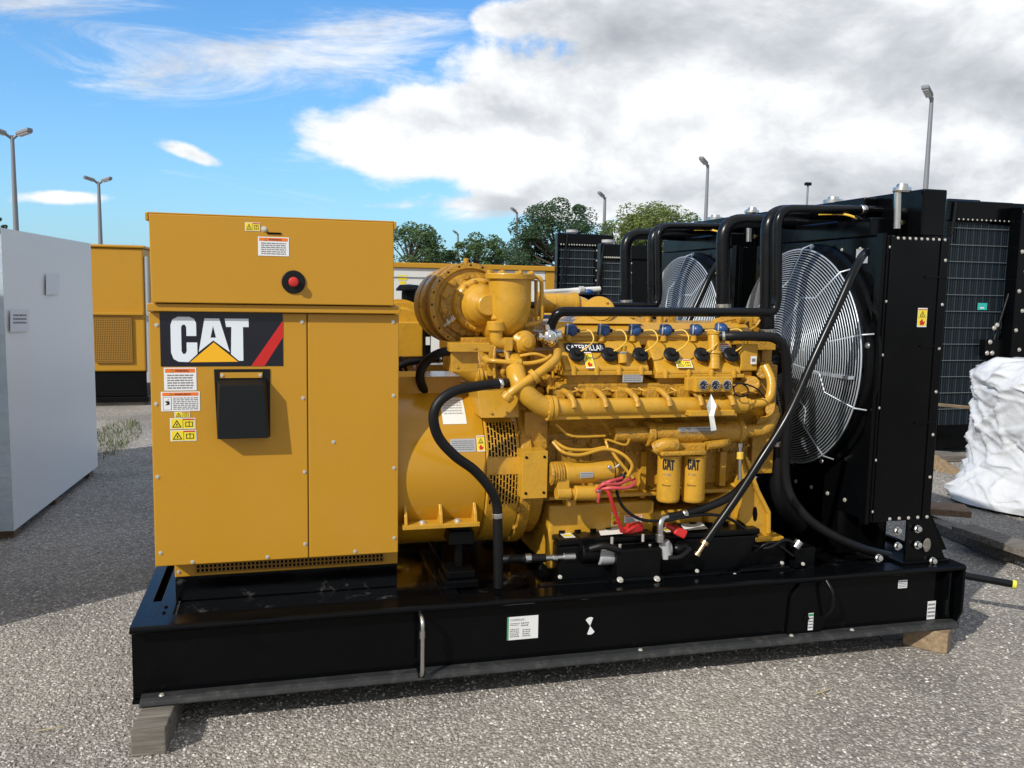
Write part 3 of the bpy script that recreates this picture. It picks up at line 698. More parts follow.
for x in (567, 598.5, 630, 661.5, 693, 724):
    b = MB('cast_yellow'); q = P(x, 399, ym); q.z = p0.z+r*.7
    b.tube(fillet([(q.x-.035, .24, q.z+.035), (q.x-.002, .14, q.z+.042), (q.x+.012, ym-.045, q.z+.01), (q.x+.014, ym-.085+.03, q.z-.02)], .03), .013, 10); b.box(q.x-.055, q.x+.0, .15, .22, q.z+.005, q.z+.045)
    b.build('exhaust_port', exh, .005)
b = MB('engine_yellow'); b.tube(fillet([P(745, 405, ym), P(770, 402, .12), P(772, 380, .14), P(765, 366, .18)], .09), M(4.6, p1), 14); b.cyl(P(742, 405, ym), P(750, 404.5, ym), r*.72, n=24); b.build('outlet_pipe', exh)
b = MB('engine_yellow'); fb(b, 690, 410.5, 735, 416, .06, .05); b.build('support_strip', exh, .003)
# gauges
b = MB('engine_yellow'); fb(b, 695.5, 377, 733, 392, .075, .05); fb(b, 687, 378, 696, 391, .10, .03); gp = b.build('gauge_panel', G, .004)
for x in (702.5, 714.5, 726):
    p = P(x, 384.7, .074); r = M(5.1, p); b = MB('chrome'); b.lathe(p, (0, -1, 0), [(0, r), (.010, r), (.011, r*.86), (.006, r*.84)], 28, 'chrome'); b.cyl(p, p+Vector((0, -.006, 0)), r*.85, n=28, m='glass_dark')
    for k in range(9):
        a = R(-40+k*32.5); q = p+Vector((0, -.0068, 0)); d = Vector((math.cos(a), 0, math.sin(a))); e = Vector((-d.z, 0, d.x))*.0009
        b.add([q+d*r*.55+e, q+d*r*.75+e, q+d*r*.75-e, q+d*r*.55-e], [(0, 1, 2, 3)], 'white_print')
    d = Vector((-.6, 0, -.5)); e = Vector((-.5, 0, .6))*.001; q = p+Vector((0, -.007, 0)); b.add([q+d*r*.7, q+e, q-e], [(0, 1, 2)], 'white_print')
    b.build('gauge', gp)
b = MB('paper'); pts = [P(711, 393, .06), P(707.5, 404, .045), P(706.5, 411, .04), P(709, 418, .04), P(711, 431, .045), P(716, 430, .045), P(715, 415, .05), P(716.5, 405, .04)]
b.add([P(711, 394, .06), P(706.5, 406, .035), P(711.5, 408.5, .05), P(716.5, 405.5, .03)], [(0, 1, 2), (0, 2, 3)]); b.add([P(706.5, 406, .035), P(711.5, 408.5, .05), P(716.5, 405.5, .03), P(709, 416, .05), P(714, 416, .035)], [(0, 3, 1), (1, 3, 4), (1, 4, 2)]); b.add([P(709, 416, .05), P(714, 416, .035), P(711, 431, .04), P(716.5, 430, .05)], [(0, 2, 3, 1)])
b.build('paper_tag', gp)
b = MB('rubber')
b.tube(spline([P(733, 383, .09), P(745, 384, .07), P(757, 389, .07), P(765, 398, .07)]), .004, 6); b.tube(spline([P(733, 386, .09), P(736, 395, .07), P(745, 396, .07), P(748, 389, .07), P(740, 383, .08), P(733, 388, .09)]), .0035, 6); b.build('gauge_wiring', gp)
# oil cooler
b = MB('cast_yellow'); yo = .20; p0, p1 = P(650, 431, yo), P(738, 434, yo); p0.z = p1.z = (p0.z+p1.z)/2; r = M(11, p0)
b.cyl(p0, p1, r, n=32); b.cyl(p0-Vector((.17, 0, 0)), p0, r*.72, n=24); b.cyl(p0-Vector((.02, 0, 0)), p0+Vector((.01, 0, 0)), r*1.15, n=28); b.cyl(p1-Vector((.01, 0, 0)), p1+Vector((.015, 0, 0)), r*1.12, n=28)
b.tube(fillet([p1, p1+Vector((.14, 0, .0)), p1+Vector((.19, .02, .08))], .07), r*.62, 16)
oc = b.build('oil_cooler', G)
f = plane_map(678, 427, 717, 435.5, yo-r); plate_label(lambda u, v, l=0: f(u, v, l)+Vector((0, .012*(abs(v-.45))**1.5, 0)), 'plate_silver', 3).build('rating_plate', oc)
b = MB('cast_yellow')
fb(b, 608, 424, 622, 440, .22, .08); fb(b, 628, 416, 648, 426, .24, .06); fb(b, 546, 425, 572, 445, .20, .1); fb(b, 745, 425, 760, 445, .22, .1)
b.tube(spline([P(575, 424, .2), P(565, 430, .18), P(572, 437, .18), P(600, 437, .2)]), .006, 8); b.tube(spline([P(548, 430, .17), P(553, 438, .17), P(565, 440, .2)]), .012, 8)
for x, y in ((520, 432), (530, 430), (556, 435), (640, 424), (753, 430)): p = P(x, y, .2); b.cyl(p, p+Vector((0, -.04, 0)), .02, n=14)
b.build_each('side_casting', blk)

# oil filters
fh = MB('cast_yellow'); fb(fh, 660, 444, 706, 452, .14, .2); fh.tube(spline([P(655, 449, .14), P(664, 445, .12), P(676, 445, .12)]), .03, 14); fh.tube(fillet([P(706, 446, .15), P(726, 443, .16), P(729, 436, .2)], .05), .02, 12); p = P(682, 452, .15)
fh.box(P(661, 452, .1).x, P(706, 452, .1).x, .09, .25, P(680, 455.5, .1).z, P(680, 451, .1).z)
fhead = fh.build('filter_head', G, .006)
for x in (668.3, 693.3):
    y0f = .155; p1 = P(x+.3, 454.5, y0f); p0 = P(x+.3, 499, y0f); xx = (p0.x+p1.x)/2; r = M(11.6, p1)
    b = MB('engine_yellow'); c0 = Vector((xx, y0f, p0.z-.008)); H_ = p1.z-p0.z+.01
    b.lathe(c0, (0, 0, 1), [(0, 0), (0, r*.88), (.004, r*.95), (.012, r), (H_-.012, r), (H_-.010, r*1.03), (H_-.003, r*1.03), (H_, r*.95), (H_, 0)], 36)
    fl = b.build('oil_filter', fhead)
    ac = math.atan2(CAM.y-y0f, CAM.x-xx)+.12
    def cm(u, v, l=0, c0=c0, r=r, ac=ac, H_=H_):
        a = ac+(u-.5)*1.55; return c0+Vector(((r+.0008+l)*math.cos(a), (r+.0008+l)*math.sin(a), H_*v))
    b = MB('black_print')
    for pl in ([(p_[0], min(318, p_[1]) if p_ != (236, 276) else 285) for p_ in LOGO_C], [(270,92),(355,92),(395,318),(350,318),(342,262),(318,235),(292,262),(284,318),(236,318)], [(372,92),(506,92),(506,140),(464,140),(464,318),(414,318),(414,140),(372,140)]): b.poly([cm(.06+.66*(qx-103)/400, .93-.23*(qy-88)/230) for qx, qy in pl], 'black_print')
    b.text('1R-1808', lambda u, v: cm(.12+.42*u, .585+.045*v), 'grey_print'); b.text('Element', lambda u, v: cm(.08+.48*u, .36+.045*v), 'black_print')
    b.poly([cm(.26, .46), cm(.40, .46), cm(.33, .50)], 'logo_yellow'); b.build('filter_print', fl)
# starter
b = MB('engine_yellow'); p0, p1 = P(563, 473, .15), P(612, 473, .15); p1.z = p0.z-.0; r = M(11, p0)
b.cyl(p0, p1, r, n=32); b.lathe(p1, (1, 0, 0), [(0, r), (.012, r*.9), (.018, r*.5), (.018, 0)], 28); b.cyl(p0-Vector((.06, 0, 0)), p0, r*1.0, r*.98, n=24, m='cast_yellow')
for k in range(5): b.cyl(p0-Vector((.055-k*.011, 0, 0)), p0-Vector((.050-k*.011, 0, 0)), r*1.08, n=24, m='cast_yellow')
st = b.build('starter_motor', G)
b = MB('engine_yellow'); q0, q1 = P(574, 493, .12), P(597, 493, .12); b.cyl(q0, q1, M(7.4, q0), n=24); b.cyl(P(556, 493, .13), P(570, 493, .13), M(7, q0), n=20); b.cyl(P(570, 493, .13), P(574, 493, .13), M(5, q0), n=16); b.box(P(556, 490, .13).x, P(568, 490, .13).x, .11, .17, P(560, 490, .13).z, P(560, 478, .13).z); b.cyl(P(595, 492, .12), P(599, 492, .12), M(8.2, q0), n=8)
b.build('solenoid', st, .003)
f = plane_map(580, 472, 593, 477.5, .15-r-.001); plate_label(f, 'plate_silver', 2).build('rating_plate', st)
b = MB('white_print'); q = P(609, 467, .10); b.cyl(q, q+Vector((0, -.012, 0)), .009, n=12, m='steel'); b.build('terminal_stud', st)
# cables
b = MB('pink_cable')
b.tube(spline([P(600, 488, .09), P(605, 487, .07), P(610, 496, .06), P(616, 515, .08), P(623, 531, .10), P(629, 530, .11), P(634, 527, .12)]), .0085, 8, 'red_plastic')
b.tube(spline([P(596, 491, .09), P(604, 484, .06), P(618, 484, .07), P(628, 480, .10), P(634, 479, .12)]), .0075, 8)
b.tube(spline([P(599, 489, .08), P(612, 488, .05), P(626, 488, .06), P(634, 484, .09), P(634, 478, .12)]), .0075, 8)
b.tube(spline([P(603, 484, .08), P(611, 481, .06), P(622, 478, .09)]), .007, 8); b.tube(spline([P(598, 489, .09), P(599, 496, .08), P(598, 502, .09)]), .006, 8)
b.cyl(P(597, 491, .085), P(603, 488, .08), .010, n=10, m='steel'); b.cyl(P(602, 484, .08), P(607, 482, .08), .009, n=10, m='steel')
b.build('red_cables', G)
b = MB('lead_yellow'); b.cur = 'engine_yellow'
b.tube(spline([P(553, 442, .16), P(563, 452, .12), P(580, 455, .11), P(605, 449, .12), P(622, 454, .10), P(632, 465, .09), P(628, 476, .10)]), .0075, 8)
b.tube(spline([P(554, 441, .17), P(568, 449, .14), P(590, 450, .14), P(608, 448, .13), P(618, 460, .11), P(633, 478, .10)]), .0075, 8)
b.tube(spline([P(608, 448, .12), P(607, 440, .14), P(625, 445, .14), P(630, 438, .18)]), .006, 8)
b.tube(spline([P(556, 424, .17), P(572, 436, .15), P(605, 436, .17)]), .006, 8)
b.build('fuel_lines', G)
b = MB('rubber'); b.tube(spline([P(618, 478, .10), P(617, 492, .10), P(624, 508, .10), P(640, 519, .10), P(662, 521, .10), P(685, 517, .10), P(708, 514.5, .12), P(728, 518, .12), P(745, 529, .14)]), .0068, 8)
b.cyl(P(617, 482, .10), P(624, 475, .10), .012, n=10); b.cyl(P(615, 468, .12), P(620, 464, .12), .008, n=10, m='steel'); b.tube(spline([P(628, 457, .16), P(630, 466, .16), P(622, 478, .13)]), .004, 6); b.build('battery_cable', G)

# ---- turbocharger / exhaust group
b = MB('cast_yellow'); c = P(470.5, 305, .44); ax = Vector((.08, -1, .02)).normalized(); rt = M(39.5, c)
b.lathe(c, ax, [(-.36, 0), (-.36, rt*.93), (-.34, rt*1.0), (-.24, rt*1.0), (-.24, rt*1.05), (-.22, rt*1.05), (-.22, rt*.97), (-.15, rt*.97), (-.15, rt*1.06), (-.115, rt*1.06), (-.115, rt*.99), (-.03, rt*.99), (-.03, rt*1.06), (0, rt*1.06), (0, rt*.93), (-.012, rt*.90), (-.012, rt*.80), (.006, rt*.78), (.012, rt*.55), (.012, 0)], 72)
turbo = b.build('turbocharger', G)
b = MB('engine_yellow'); b.lathe(c, ax, [(-.215, rt*1.0), (-.215, rt*1.035), (-.155, rt*1.035), (-.155, rt*1.0)], 72, 'gloss_yellow'); b.build('heat_band', turbo)
c2 = P(478, 305, .42)
b = MB('engine_yellow'); r2 = rt*.66
b.lathe(c2, ax, [(-.02, r2*1.02), (.02, r2*1.02), (.028, r2*.97), (.034, r2*.9), (.034, r2*.80), (.05, r2*.78), (.075, r2*.70), (.10, r2*.52), (.115, r2*.30), (.118, 0)], 56)
b.cyl(c2+ax*.10, c2+ax*.15, r2*.40, n=24); b.build('turbine_cover', turbo)
b = MB('cast_yellow')
for k in range(12):
    a = 2*math.pi*k/12+.2; u, w = perp(ax); b.bolt(c+(u*math.cos(a)+w*math.sin(a))*rt*.72+ax*.006, ax, .013, 'cast_yellow', .016)
for k in range(20):
    b.cut(); a = 2*math.pi*k/20; b.cyl(c+(u*math.cos(a)+w*math.sin(a))*rt*1.0+ax*-.001, c+(u*math.cos(a)+w*math.sin(a))*rt*1.0+ax*.002, .004, n=8, m='hole_black')
for k in range(14):
    a = 2*math.pi*k/14; b.bolt(c2+(u*math.cos(a)+w*math.sin(a))*r2*.9+ax*.034, ax, .006, 'cast_yellow')
q = P(466, 262.5, .5); b.cut(); b.cyl(q-Vector((0, 0, .01)), q+Vector((0, 0, .018)), .012, n=8); b.box(q.x-.02, q.x+.02, q.y, q.y+.03, q.z-.02, q.z-.002)
b.build_each('bolt', turbo)
b = MB('steel'); q0, q1 = P(444.5, 325.5, .38), P(455, 317, .35); b.cyl(q0, q1, .012, n=14); b.cyl(q0.lerp(q1, .3), q0.lerp(q1, .5), .018, n=6); b.cyl(q0.lerp(q1, .7), q0.lerp(q1, .85), .016, n=6); b.build('speed_sensor', turbo)
# exhaust elbow (open cup with square flange)
b = MB('engine_yellow'); ct = P(510, 276, .30); cb = P(510, 305, .30); r = M(20.3, ct)
pts = [ct, ct.lerp(cb, .6), cb, cb+Vector((-.005, .02, -.05)), cb+Vector((-.02, .09, -.085)), cb+Vector((-.04, .18, -.08))]
sp = spline(pts, 5); b.tube(sp, [r*(1.0+.06*(1-i/len(sp))) * (1 if i < 12 else 1-.012*(i-12)) for i in range(len(sp))], 32, caps=False); b.ball(cb+Vector((.0, .045, -.02)), r*.99, n=28, sc=(1, 1, 1.0))
elb = b.build('exhaust_elbow', turbo)
b = MB('engine_yellow'); b.lathe(ct, (0, 0, 1), [(-.012, r*1.0), (-.012, r*1.22), (.006, r*1.24), (.010, r*1.22), (.010, r*.9), (-.03, r*.88)], 44)
for k in range(8): a = k*math.pi/4+.2; b.bolt(ct+Vector((r*1.12*math.cos(a), r*1.12*math.sin(a), .010)), (0, 0, 1), .009, 'engine_yellow', .012)
b.cyl(ct+Vector((0, 0, -.04)), ct+Vector((0, 0, -.039)), r*.88, n=32, m='hole_black'); b.build('flange', elb)
b = MB('engine_yellow')     # collar, drain elbow, actuator
p = P(496, 322, .27); b.cyl(P(496, 331, .27), P(496, 321, .27), M(9.3, p), n=24); b.cyl(P(497, 321, .28), P(500, 300, .30), M(6.5, p), M(9, p), n=20)
b.tube(fillet([P(496, 330, .27), P(496.5, 343, .27), P(512, 344, .27)], .05), M(6.6, p), 18); b.box(P(503, 344, .27).x, P(510, 344, .27).x, .23, .31, P(505, 350, .27).z, P(505, 337, .27).z)
p = P(524.5, 343, .24); b.lathe(p+Vector((0, .07, 0)), (0.1, -1, 0), [(0, 0), (0, M(12.4, p)), (.05, M(12.4, p)), (.056, M(11, p)), (.07, M(8, p)), (.075, M(5, p)), (.09, M(4.5, p)), (.092, 0)], 32)
for k in range(6): a = k*math.pi/3; b.bolt(p+Vector((M(9.5, p)*math.cos(a), .012, M(9.5, p)*math.sin(a))), (0.1, -1, 0), .006, 'engine_yellow')
b.build('wastegate_valve', turbo, .003)
b = MB('chrome'); p = P(549.5, 337, .26); b.ball(p, M(9.5, p), n=24, sc=(1, 1, 1.1)); b.cyl(P(549.5, 329, .26), P(549.5, 324, .26), M(6.5, p), n=20); b.cyl(p, p+Vector((.05, -.01, .012)), .02, n=14); b.cyl(p-Vector((.05, 0, 0)), p, .018, n=14); b.cyl(p+Vector((0, -.045, 0)), p+Vector((0, -.02, 0)), .016, n=6)
b.build('chrome_coupling', turbo)
b = MB('engine_yellow')     # turbo support brackets
fb(b, 450, 343, 490, 352, .26, .25); fb(b, 451.5, 351, 478, 372, .30, .2); fb(b, 489, 345, 494, 376, .26, .04); fb(b, 462, 338, 500, 345, .33, .2, 'cast_yellow')
b.bolt(P(475, 348, .26), (0, -1, 0), .006, 'engine_yellow'); b.bolt(P(457, 367, .3), (0, -1, 0), .006, 'engine_yellow')
b.build('turbo_bracket', turbo, .003)
b = MB('cast_yellow'); fb(b, 498, 352, 521, 392, .36, .2); fb(b, 520, 350, 560, 395, .36, .2)
for x, y, r_ in ((503, 362, 5), (509, 370, 4), (500, 372, 3), (531, 384, 6), (545, 380, 7), (540, 392, 5), (553, 368, 5), (535, 358, 5)):
    p = P(x, y, .32); b.cyl(p+Vector((0, .06, 0)), p, M(r_, p), n=14); b.bolt(p, (0, -1, 0), M(r_*.45, p), 'cast_yellow')
b.tube(spline([P(495, 346, .25), P(494, 362, .24), P(495, 378, .24)]), .008, 8); b.tube(spline([P(506, 350, .25), P(508, 362, .22), P(503, 372, .22), P(508, 380, .24)]), .012, 8)
b.build('oil_drain_casting', turbo, .006)
b = MB('engine_yellow')     # coolant cross pipe and oil lines
b.tube(spline([P(506, 398, .12), P(514, 390, .11), P(533, 377, .11), P(547, 367, .12), P(556, 359, .15), P(558, 352, .22)]), M(4.6, P(530, 378, .12)), 14)
q = P(532, 378, .115); q2 = P(536, 375, .115); b.cyl(q, q2, .032, n=8); b.cyl(P(505, 399, .12), P(510, 394, .115), .027, n=16)
b.tube(spline([P(484, 360, .24), P(495, 361, .2), P(515, 363, .18), P(530, 363.5, .18), P(545, 360, .18), P(551, 356, .2)]), .010, 8); b.cyl(P(515, 362.5, .18), P(521, 363, .18), .018, n=8); b.cyl(P(484, 357, .24), P(489, 362, .23), .018, n=6)
b.tube(spline([P(520, 356, .22), P(535, 354, .2), P(548, 358, .2)]), .007, 8)
b.tube(fillet([P(529, 277, .30), P(541.5, 277, .29), P(542, 322, .29), P(526, 325, .30)], .03), .009, 10); b.cyl(P(527, 276, .3), P(534, 276.5, .3), .018, n=8)
b.tube([P(536, 280, .34), P(536, 322, .34)], .008, 8)
b.tube([P(549, 375, .25), P(549, 398, .25)], .010, 8); b.tube([P(553, 360, .25), P(553, 398, .25)], .006, 8)
b.build('coolant_lines', turbo)

# ---- front end of the engine: belt guard, thermostat, support
xg = 2.05; cg = Vector((xg, YC, 1.22)); 
gp_ = P(795, 400, .45)
b = MB('vent_mesh'); cgp = PXX(778, 392, xg); rg = .285
b.lathe(cg, (1, 0, 0), [(0, rg-.02), (.0, rg), (.012, rg), (.012, rg-.02), (0, rg-.02)], 64, 'engine_yellow'); b.lathe(cg+Vector((.05, 0, 0)), (1, 0, 0), [(0, rg-.02), (0, rg), (.012, rg), (.012, rg-.02)], 64, 'engine_yellow')
for k in range(90): a = 2*math.pi*k/90; d = Vector((0, math.cos(a), math.sin(a))); b.tube([cg+d*rg*.99+Vector((.006, 0, 0)), cg+d*rg*.99+Vector((.056, 0, 0))], .002, 4, 'engine_yellow')
for k in range(10): b.lathe(cg+Vector((.055, 0, 0)), (1, 0, 0), [(0, .06+k*.022), (.003, .064+k*.022)], 48, 'engine_yellow')
for k in range(40): a = 2*math.pi*k/40; d = Vector((0, math.cos(a), math.sin(a))); b.tube([cg+d*.05+Vector((.056, 0, 0)), cg+d*rg*.99+Vector((.056, 0, 0))], .002, 4, 'engine_yellow')
b.build('belt_guard', G)
b = MB('cast_yellow'); b.cyl((ex1-.05, YC, 1.0), (2.04, YC, 1.0), .16, n=32); b.box(ex1-.05, ex1+.06, .28, .87, .80, 1.30); fb(b, 760, 362, 772, 395, .25, .1); fb(b, 748, 338, 776, 350, .25, .1); fb(b, 760, 350, 770, 440, .30, .1)
b.cyl(P(763, 372, .26), P(763, 372, .20), .03, n=16); b.cyl(P(752, 384, .3), P(752, 384, .18), .035, n=20); b.cyl(P(772, 410, .3), P(772, 410, .2), .03, n=16); b.cyl(P(765, 425, .3), P(765, 425, .2), .04, n=16)
for x, y in ((770, 378), (774, 394), (768, 440), (772, 424)): b.bolt(P(x, y, .2), (0, -1, 0), .008, 'cast_yellow')
b.build('front_gear_cover', G, .008)
b = MB('engine_yellow')     # support leg
pts = [(739, 487), (744, 455), (751, 462), (759, 490), (770, 510), (771, 533), (777, 534), (777, 539), (757, 539), (757, 534), (739, 520)]
b.prism([P(x, y, .22) for x, y in pts], (0, .05, 0)); b.box(P(752, 536, .2).x, P(779, 536, .2).x, .16, .36, P(765, 539, .2).z, P(765, 535, .2).z)
h = [P(755+3.2*math.cos(k*math.pi/4)*.8, 514+8*math.sin(k*math.pi/4), .2195) for k in range(8)]; b.add(h, [tuple(range(8))], 'hole_black')
b.prism([P(x, y, .20) for x, y in ((745, 457), (748, 457), (760, 490), (771, 512), (771, 534), (768, 534), (768, 514), (757, 492))], (0, .02, 0))
b.build('front_support', G, .003)
b = MB('black_satin'); b.box(P(745, 560, .2).x, P(783, 560, .2).x, .18, .40, .385, P(765, 540, .2).z-.0); b.build('support_pedestal', G, .004)
b = MB('steel'); b.tube([P(740, 445, .16), P(739.5, 480, .16)], .009, 8); b.cyl(P(740, 452, .16), P(740, 459, .16), .016, n=8, m='lead_yellow'); b.cyl(P(740, 443, .16), P(740, 447, .16), .014, n=6); b.build('dipstick', G)

# ---- hoses and pipes
def hose(name, pts, r, m='rubber', clamps=(), n=14, fil=None, parent=None, k=8):
    b = MB(m); path = fillet(pts, fil, 8) if fil else spline(pts, k); b.tube(path, r, n)
    o = b.build(name, parent or G)
    if clamps:
        c = MB('steel')
        for a_, b_ in clamps: c.cut(); a_, b_ = Vector(a_), Vector(b_); c.cyl(a_, b_, r*1.14, n=18); d, _ = perp(b_-a_); c.cyl((a_+b_)/2+d*r*1.2-(b_-a_)*.3, (a_+b_)/2+d*r*1.2+(b_-a_)*.3, r*.22, n=6)
        c.build_each('hose_clamp', o)
    return o
hose('crankcase_hose', [P(509, 383, .16), P(497, 384, .12), P(478, 386, .08), P(455, 391, .05), P(439, 402, .04), P(433.5, 418, .04), P(439, 438, .05), P(455, 456, .06), P(474, 470, .08), P(489, 487, .09), P(496.5, 503, .10), P(497.5, 520, .10), P(498, 545, .10), P(498.5, 587, .11)], M(5.1, P(480, 450, .08)), clamps=[(P(497.3, 513, .10), P(497.5, 518, .10)), (P(498, 384, .12), P(501, 383.7, .125))])
hose('air_cleaner_hose', [P(452, 351, .34), P(440, 353, .36), P(427, 361, .40), P(420, 374, .42), P(423, 388, .46), P(432, 396, .5)], M(4.6, P(430, 370, .4)))
YA_ = .22
hose('breather_pipe', [P(550, 336, .26), P(551, 325, .25), P(558, 311.5, YA_), P(774, 312.5, .30), P(777.5, 300, .30), P(777.5, 209, .30), P(870, 210, .35), P(905, 211.5, .37)], M(4.8, P(650, 312, .25)), 'pipe_black', fil=.085, clamps=[(P(860, 210, .344), P(865, 210, .347)), (P(881, 210.5, .357), P(886, 210.7, .36))])
hose('coolant_hose', [P(767, 345, .40), P(767, 330, .40), P(768, 213, .40), P(800, 212, .44), P(872, 214.5, .5)], M(7.5, P(767, 260, .40)), 'pipe_black', fil=.10, clamps=[(P(767, 329, .40), P(767, 334, .40))])
hose('coolant_hose', [P(723, 330, .80), P(723, 305, .80), P(723, 221, .80), P(760, 221, .82), P(830, 225, .86)], M(7.0, P(723, 260, .80)), 'pipe_black', fil=.12, clamps=[(P(723, 304, .80), P(723, 309, .80))])
hose('heater_hose', [P(720, 336.5, .22), P(735, 336, .18), P(757, 336.5, .16), P(775, 338.5, .16), P(785, 350, .16), P(787, 380, .18), P(786.5, 420, .20), P(785, 460, .22), P(787, 485, .22), P(795, 503, .20), P(812, 522, .18), P(838, 538, .16), P(866, 550, .17), P(889, 556, .20)], M(4.9, P(780, 350, .16)), clamps=[(P(722, 336.5, .21), P(725, 336.3, .205))])
rod = hose('drain_hose', [P(866, 252, .10), P(861, 258, .03), P(852, 275, 0), P(838, 306, -.01), P(815, 356, -.02), P(789, 414, -.02), P(760, 461, -.02), P(735, 500, -.01), P(706, 541, .0)], M(4.1, P(800, 400, 0)), 'pipe_black')
b = MB('brass'); q0, q1 = P(706, 541, 0), P(696.5, 555.5, .0); b.cyl(q0, q0.lerp(q1, .25), .018, n=6, m='brass'); b.cyl(q0.lerp(q1, .2), q1, .009, n=12); b.cyl(q0.lerp(q1, .8), q1, .014, n=6); b.build('end_fitting', rod)
hose('hydraulic_hose', [P(498, 560, .20), P(510, 559, .18), P(525, 558.5, .17), P(545, 558, .17)], .018, clamps=[(P(525, 558.5, .17), P(531, 558, .17))])
b = MB('steel'); b.cyl(P(545, 558, .17), P(567, 557, .17), .012, n=14); b.cyl(P(563, 557, .17), P(575, 556.5, .17), .02, n=6); b.cyl(P(552, 558, .17), P(557, 558, .17), .017, n=6); b.build('hose_fitting', G)
hose('oil_line', [P(668, 517, .12), P(678, 515.5, .12), P(690, 512.5, .13), P(705, 508, .13), P(722, 501, .13), P(735, 493, .15), P(745, 482, .2)], .018, 'rubber', clamps=[(P(682, 514.8, .12), P(686, 513.7, .125))])
b = MB('steel'); b.tube(spline([P(669, 517, .12), P(663, 518.5, .11), P(660.5, 524, .10), P(660, 536, .10)]), .014, 12); b.cyl(P(660, 534, .10), P(660, 542, .10), .02, n=6); b.cyl(P(668, 517.5, .12), P(673, 516.5, .12), .019, n=6); b.build('hose_fitting', G)

# ---- batteries and pump group on the deck
def battery(x0, x1, yb):
    a, c_ = P(x0, 555, .17).x, P(x1, 555, .17).x
    b = MB('black_satin'); b.box(a, c_, .17, .46, .385, .545); bt = b.build('battery', G, .006)
    b = MB('black_satin'); b.box(a-.004, c_+.004, .165, .465, .548, .575); b.build('battery_lid', bt, .008, 3)
    b = MB('black_satin')
    for k in range(6): xx = a+.04+(c_-a-.08)*k/5; b.cyl((xx, .27, .575), (xx, .27, .590), .018, n=16)
    b.build('cell_caps', bt)
    b = MB('white_print'); a2 = a+.03; b.add([(a2, .19, .5765), (a2+.05, .19, .5765), (a2+.05, .30, .5765), (a2, .30, .5765)], [(0, 1, 2, 3)], 'white_print'); b.add([(a2+.005, .21, .577), (a2+.045, .21, .577), (a2+.045, .24, .577), (a2+.005, .24, .577)], [(0, 1, 2, 3)], 'warn_yellow')
    b.build('battery_label', bt)
    return a, c_, bt
a1, c1, bt1 = battery(559, 655, 0); a2_, c2_, bt2 = battery(661, 758, 0)
for (p, q) in ((P(628, 529, .16), P(641, 526, .18)), (P(674, 529, .15), P(684, 534, .14))):
    b = MB('red_plastic'); d = (q-p).normalized(); b.obox((p+q)/2, d*(q-p).length*.55, Vector((0, .022, 0)), Vector((-d.z, 0, d.x))*.020); b.cyl(p-d*.04, p, .010, .014, n=12); b.build('terminal_boot', bt1, .008, 3)
for x0, x1 in ((600, 624), (684, 706)):
    b = MB('paper'); a, c_ = P(x0, 530, .2).x, P(x1, 530, .2).x; z = .5785
    b.add([(a, .19, z), (c_, .18, z+.006), (c_+.01, .27, z+.012), (a+.02, .28, z+.004)], [(0, 1, 2, 3)]); b.build('paper_tag', bt1)
b = MB('black_satin'); fb(b, 617, 549, 661, 581, .10, .14); fb(b, 613, 578, 665, 583, .09, .16)
jx = b.build('junction_box', G, .006)
b = MB('bolt_zinc')
for x, y in ((620, 580), (657, 579)): b.bolt(P(x, y, .085)+Vector((0, 0, .0)), (0, -.6, .8), .011)
for x, y in ((620, 547), (650, 547), (612, 540), (643, 537)):
    b.cut(); p = P(x, y, .14); b.cyl(p-Vector((0, 0, .02)), p+Vector((0, 0, .012)), .007, n=8)
b.build_each('bolt', jx)
b = MB('steel'); p = P(607, 556, .16); b.cyl(P(598, 557, .16), P(617, 556, .16), M(8, p), n=24, m='plate_silver'); b.build('pump_motor', G)
b = MB('black_satin'); b.cyl(P(580, 553, .18), P(598, 553, .18), .045, n=20); fb(b, 580, 538, 594, 552, .16, .1); b.tube(spline([P(590, 549, .12), P(603, 546, .10), P(615, 549, .10), P(620, 553, .12)]), .016, 10, 'rubber'); b.build('pump_body', G, .005)
b = MB('plate_silver'); p = P(666, 550, .13); b.ball(p, M(7, p), sc=(1, 1, 1.5)); b.cyl(P(664, 541, .12), P(667, 558, .12), M(5.5, p), n=16); q = P(680, 548, .16); b.ball(q, M(10, q), 'black_satin', sc=(1.2, 1, .8)); b.tube(spline([P(668, 558, .1), P(680, 557, .09), P(690, 549, .11)]), .012, 8, 'rubber'); b.build('priming_pump', G)
b = MB('black_satin'); b.box(P(540, 580, .12).x, P(770, 580, .12).x, .12, .16, .375, .40); fb(b, 795, 548, 815, 568, .16, .1); fb(b, 740, 568, 790, 574, .12, .05); b.build('battery_tray', G, .003)
b = MB('bolt_zinc')
for x, y, yy in ((697, 571, .12), (782, 563, .15), (798, 545, .17), (560, 577, .11), (735, 575, .11), (803, 564, .15)): b.bolt(P(x, y, yy), (0, -.7, .7), .007)
b.tube(spline([P(752, 545, .18), P(768, 548, .14), P(785, 540, .14), P(797, 546, .15)]), .008, 8, 'rubber'); b.tube(spline([P(755, 552, .16), P(764, 545, .14), P(775, 543, .14), P(793, 556, .15)]), .006, 8, 'rubber')
b.cyl(P(795, 548, .15), P(800, 541, .15), .02, n=12, m='steel'); b.tube(spline([P(722, 575, .13), P(750, 572, .13), P(780, 564, .15)]), .006, 8, 'black_satin'); b.build('deck_hardware', G)

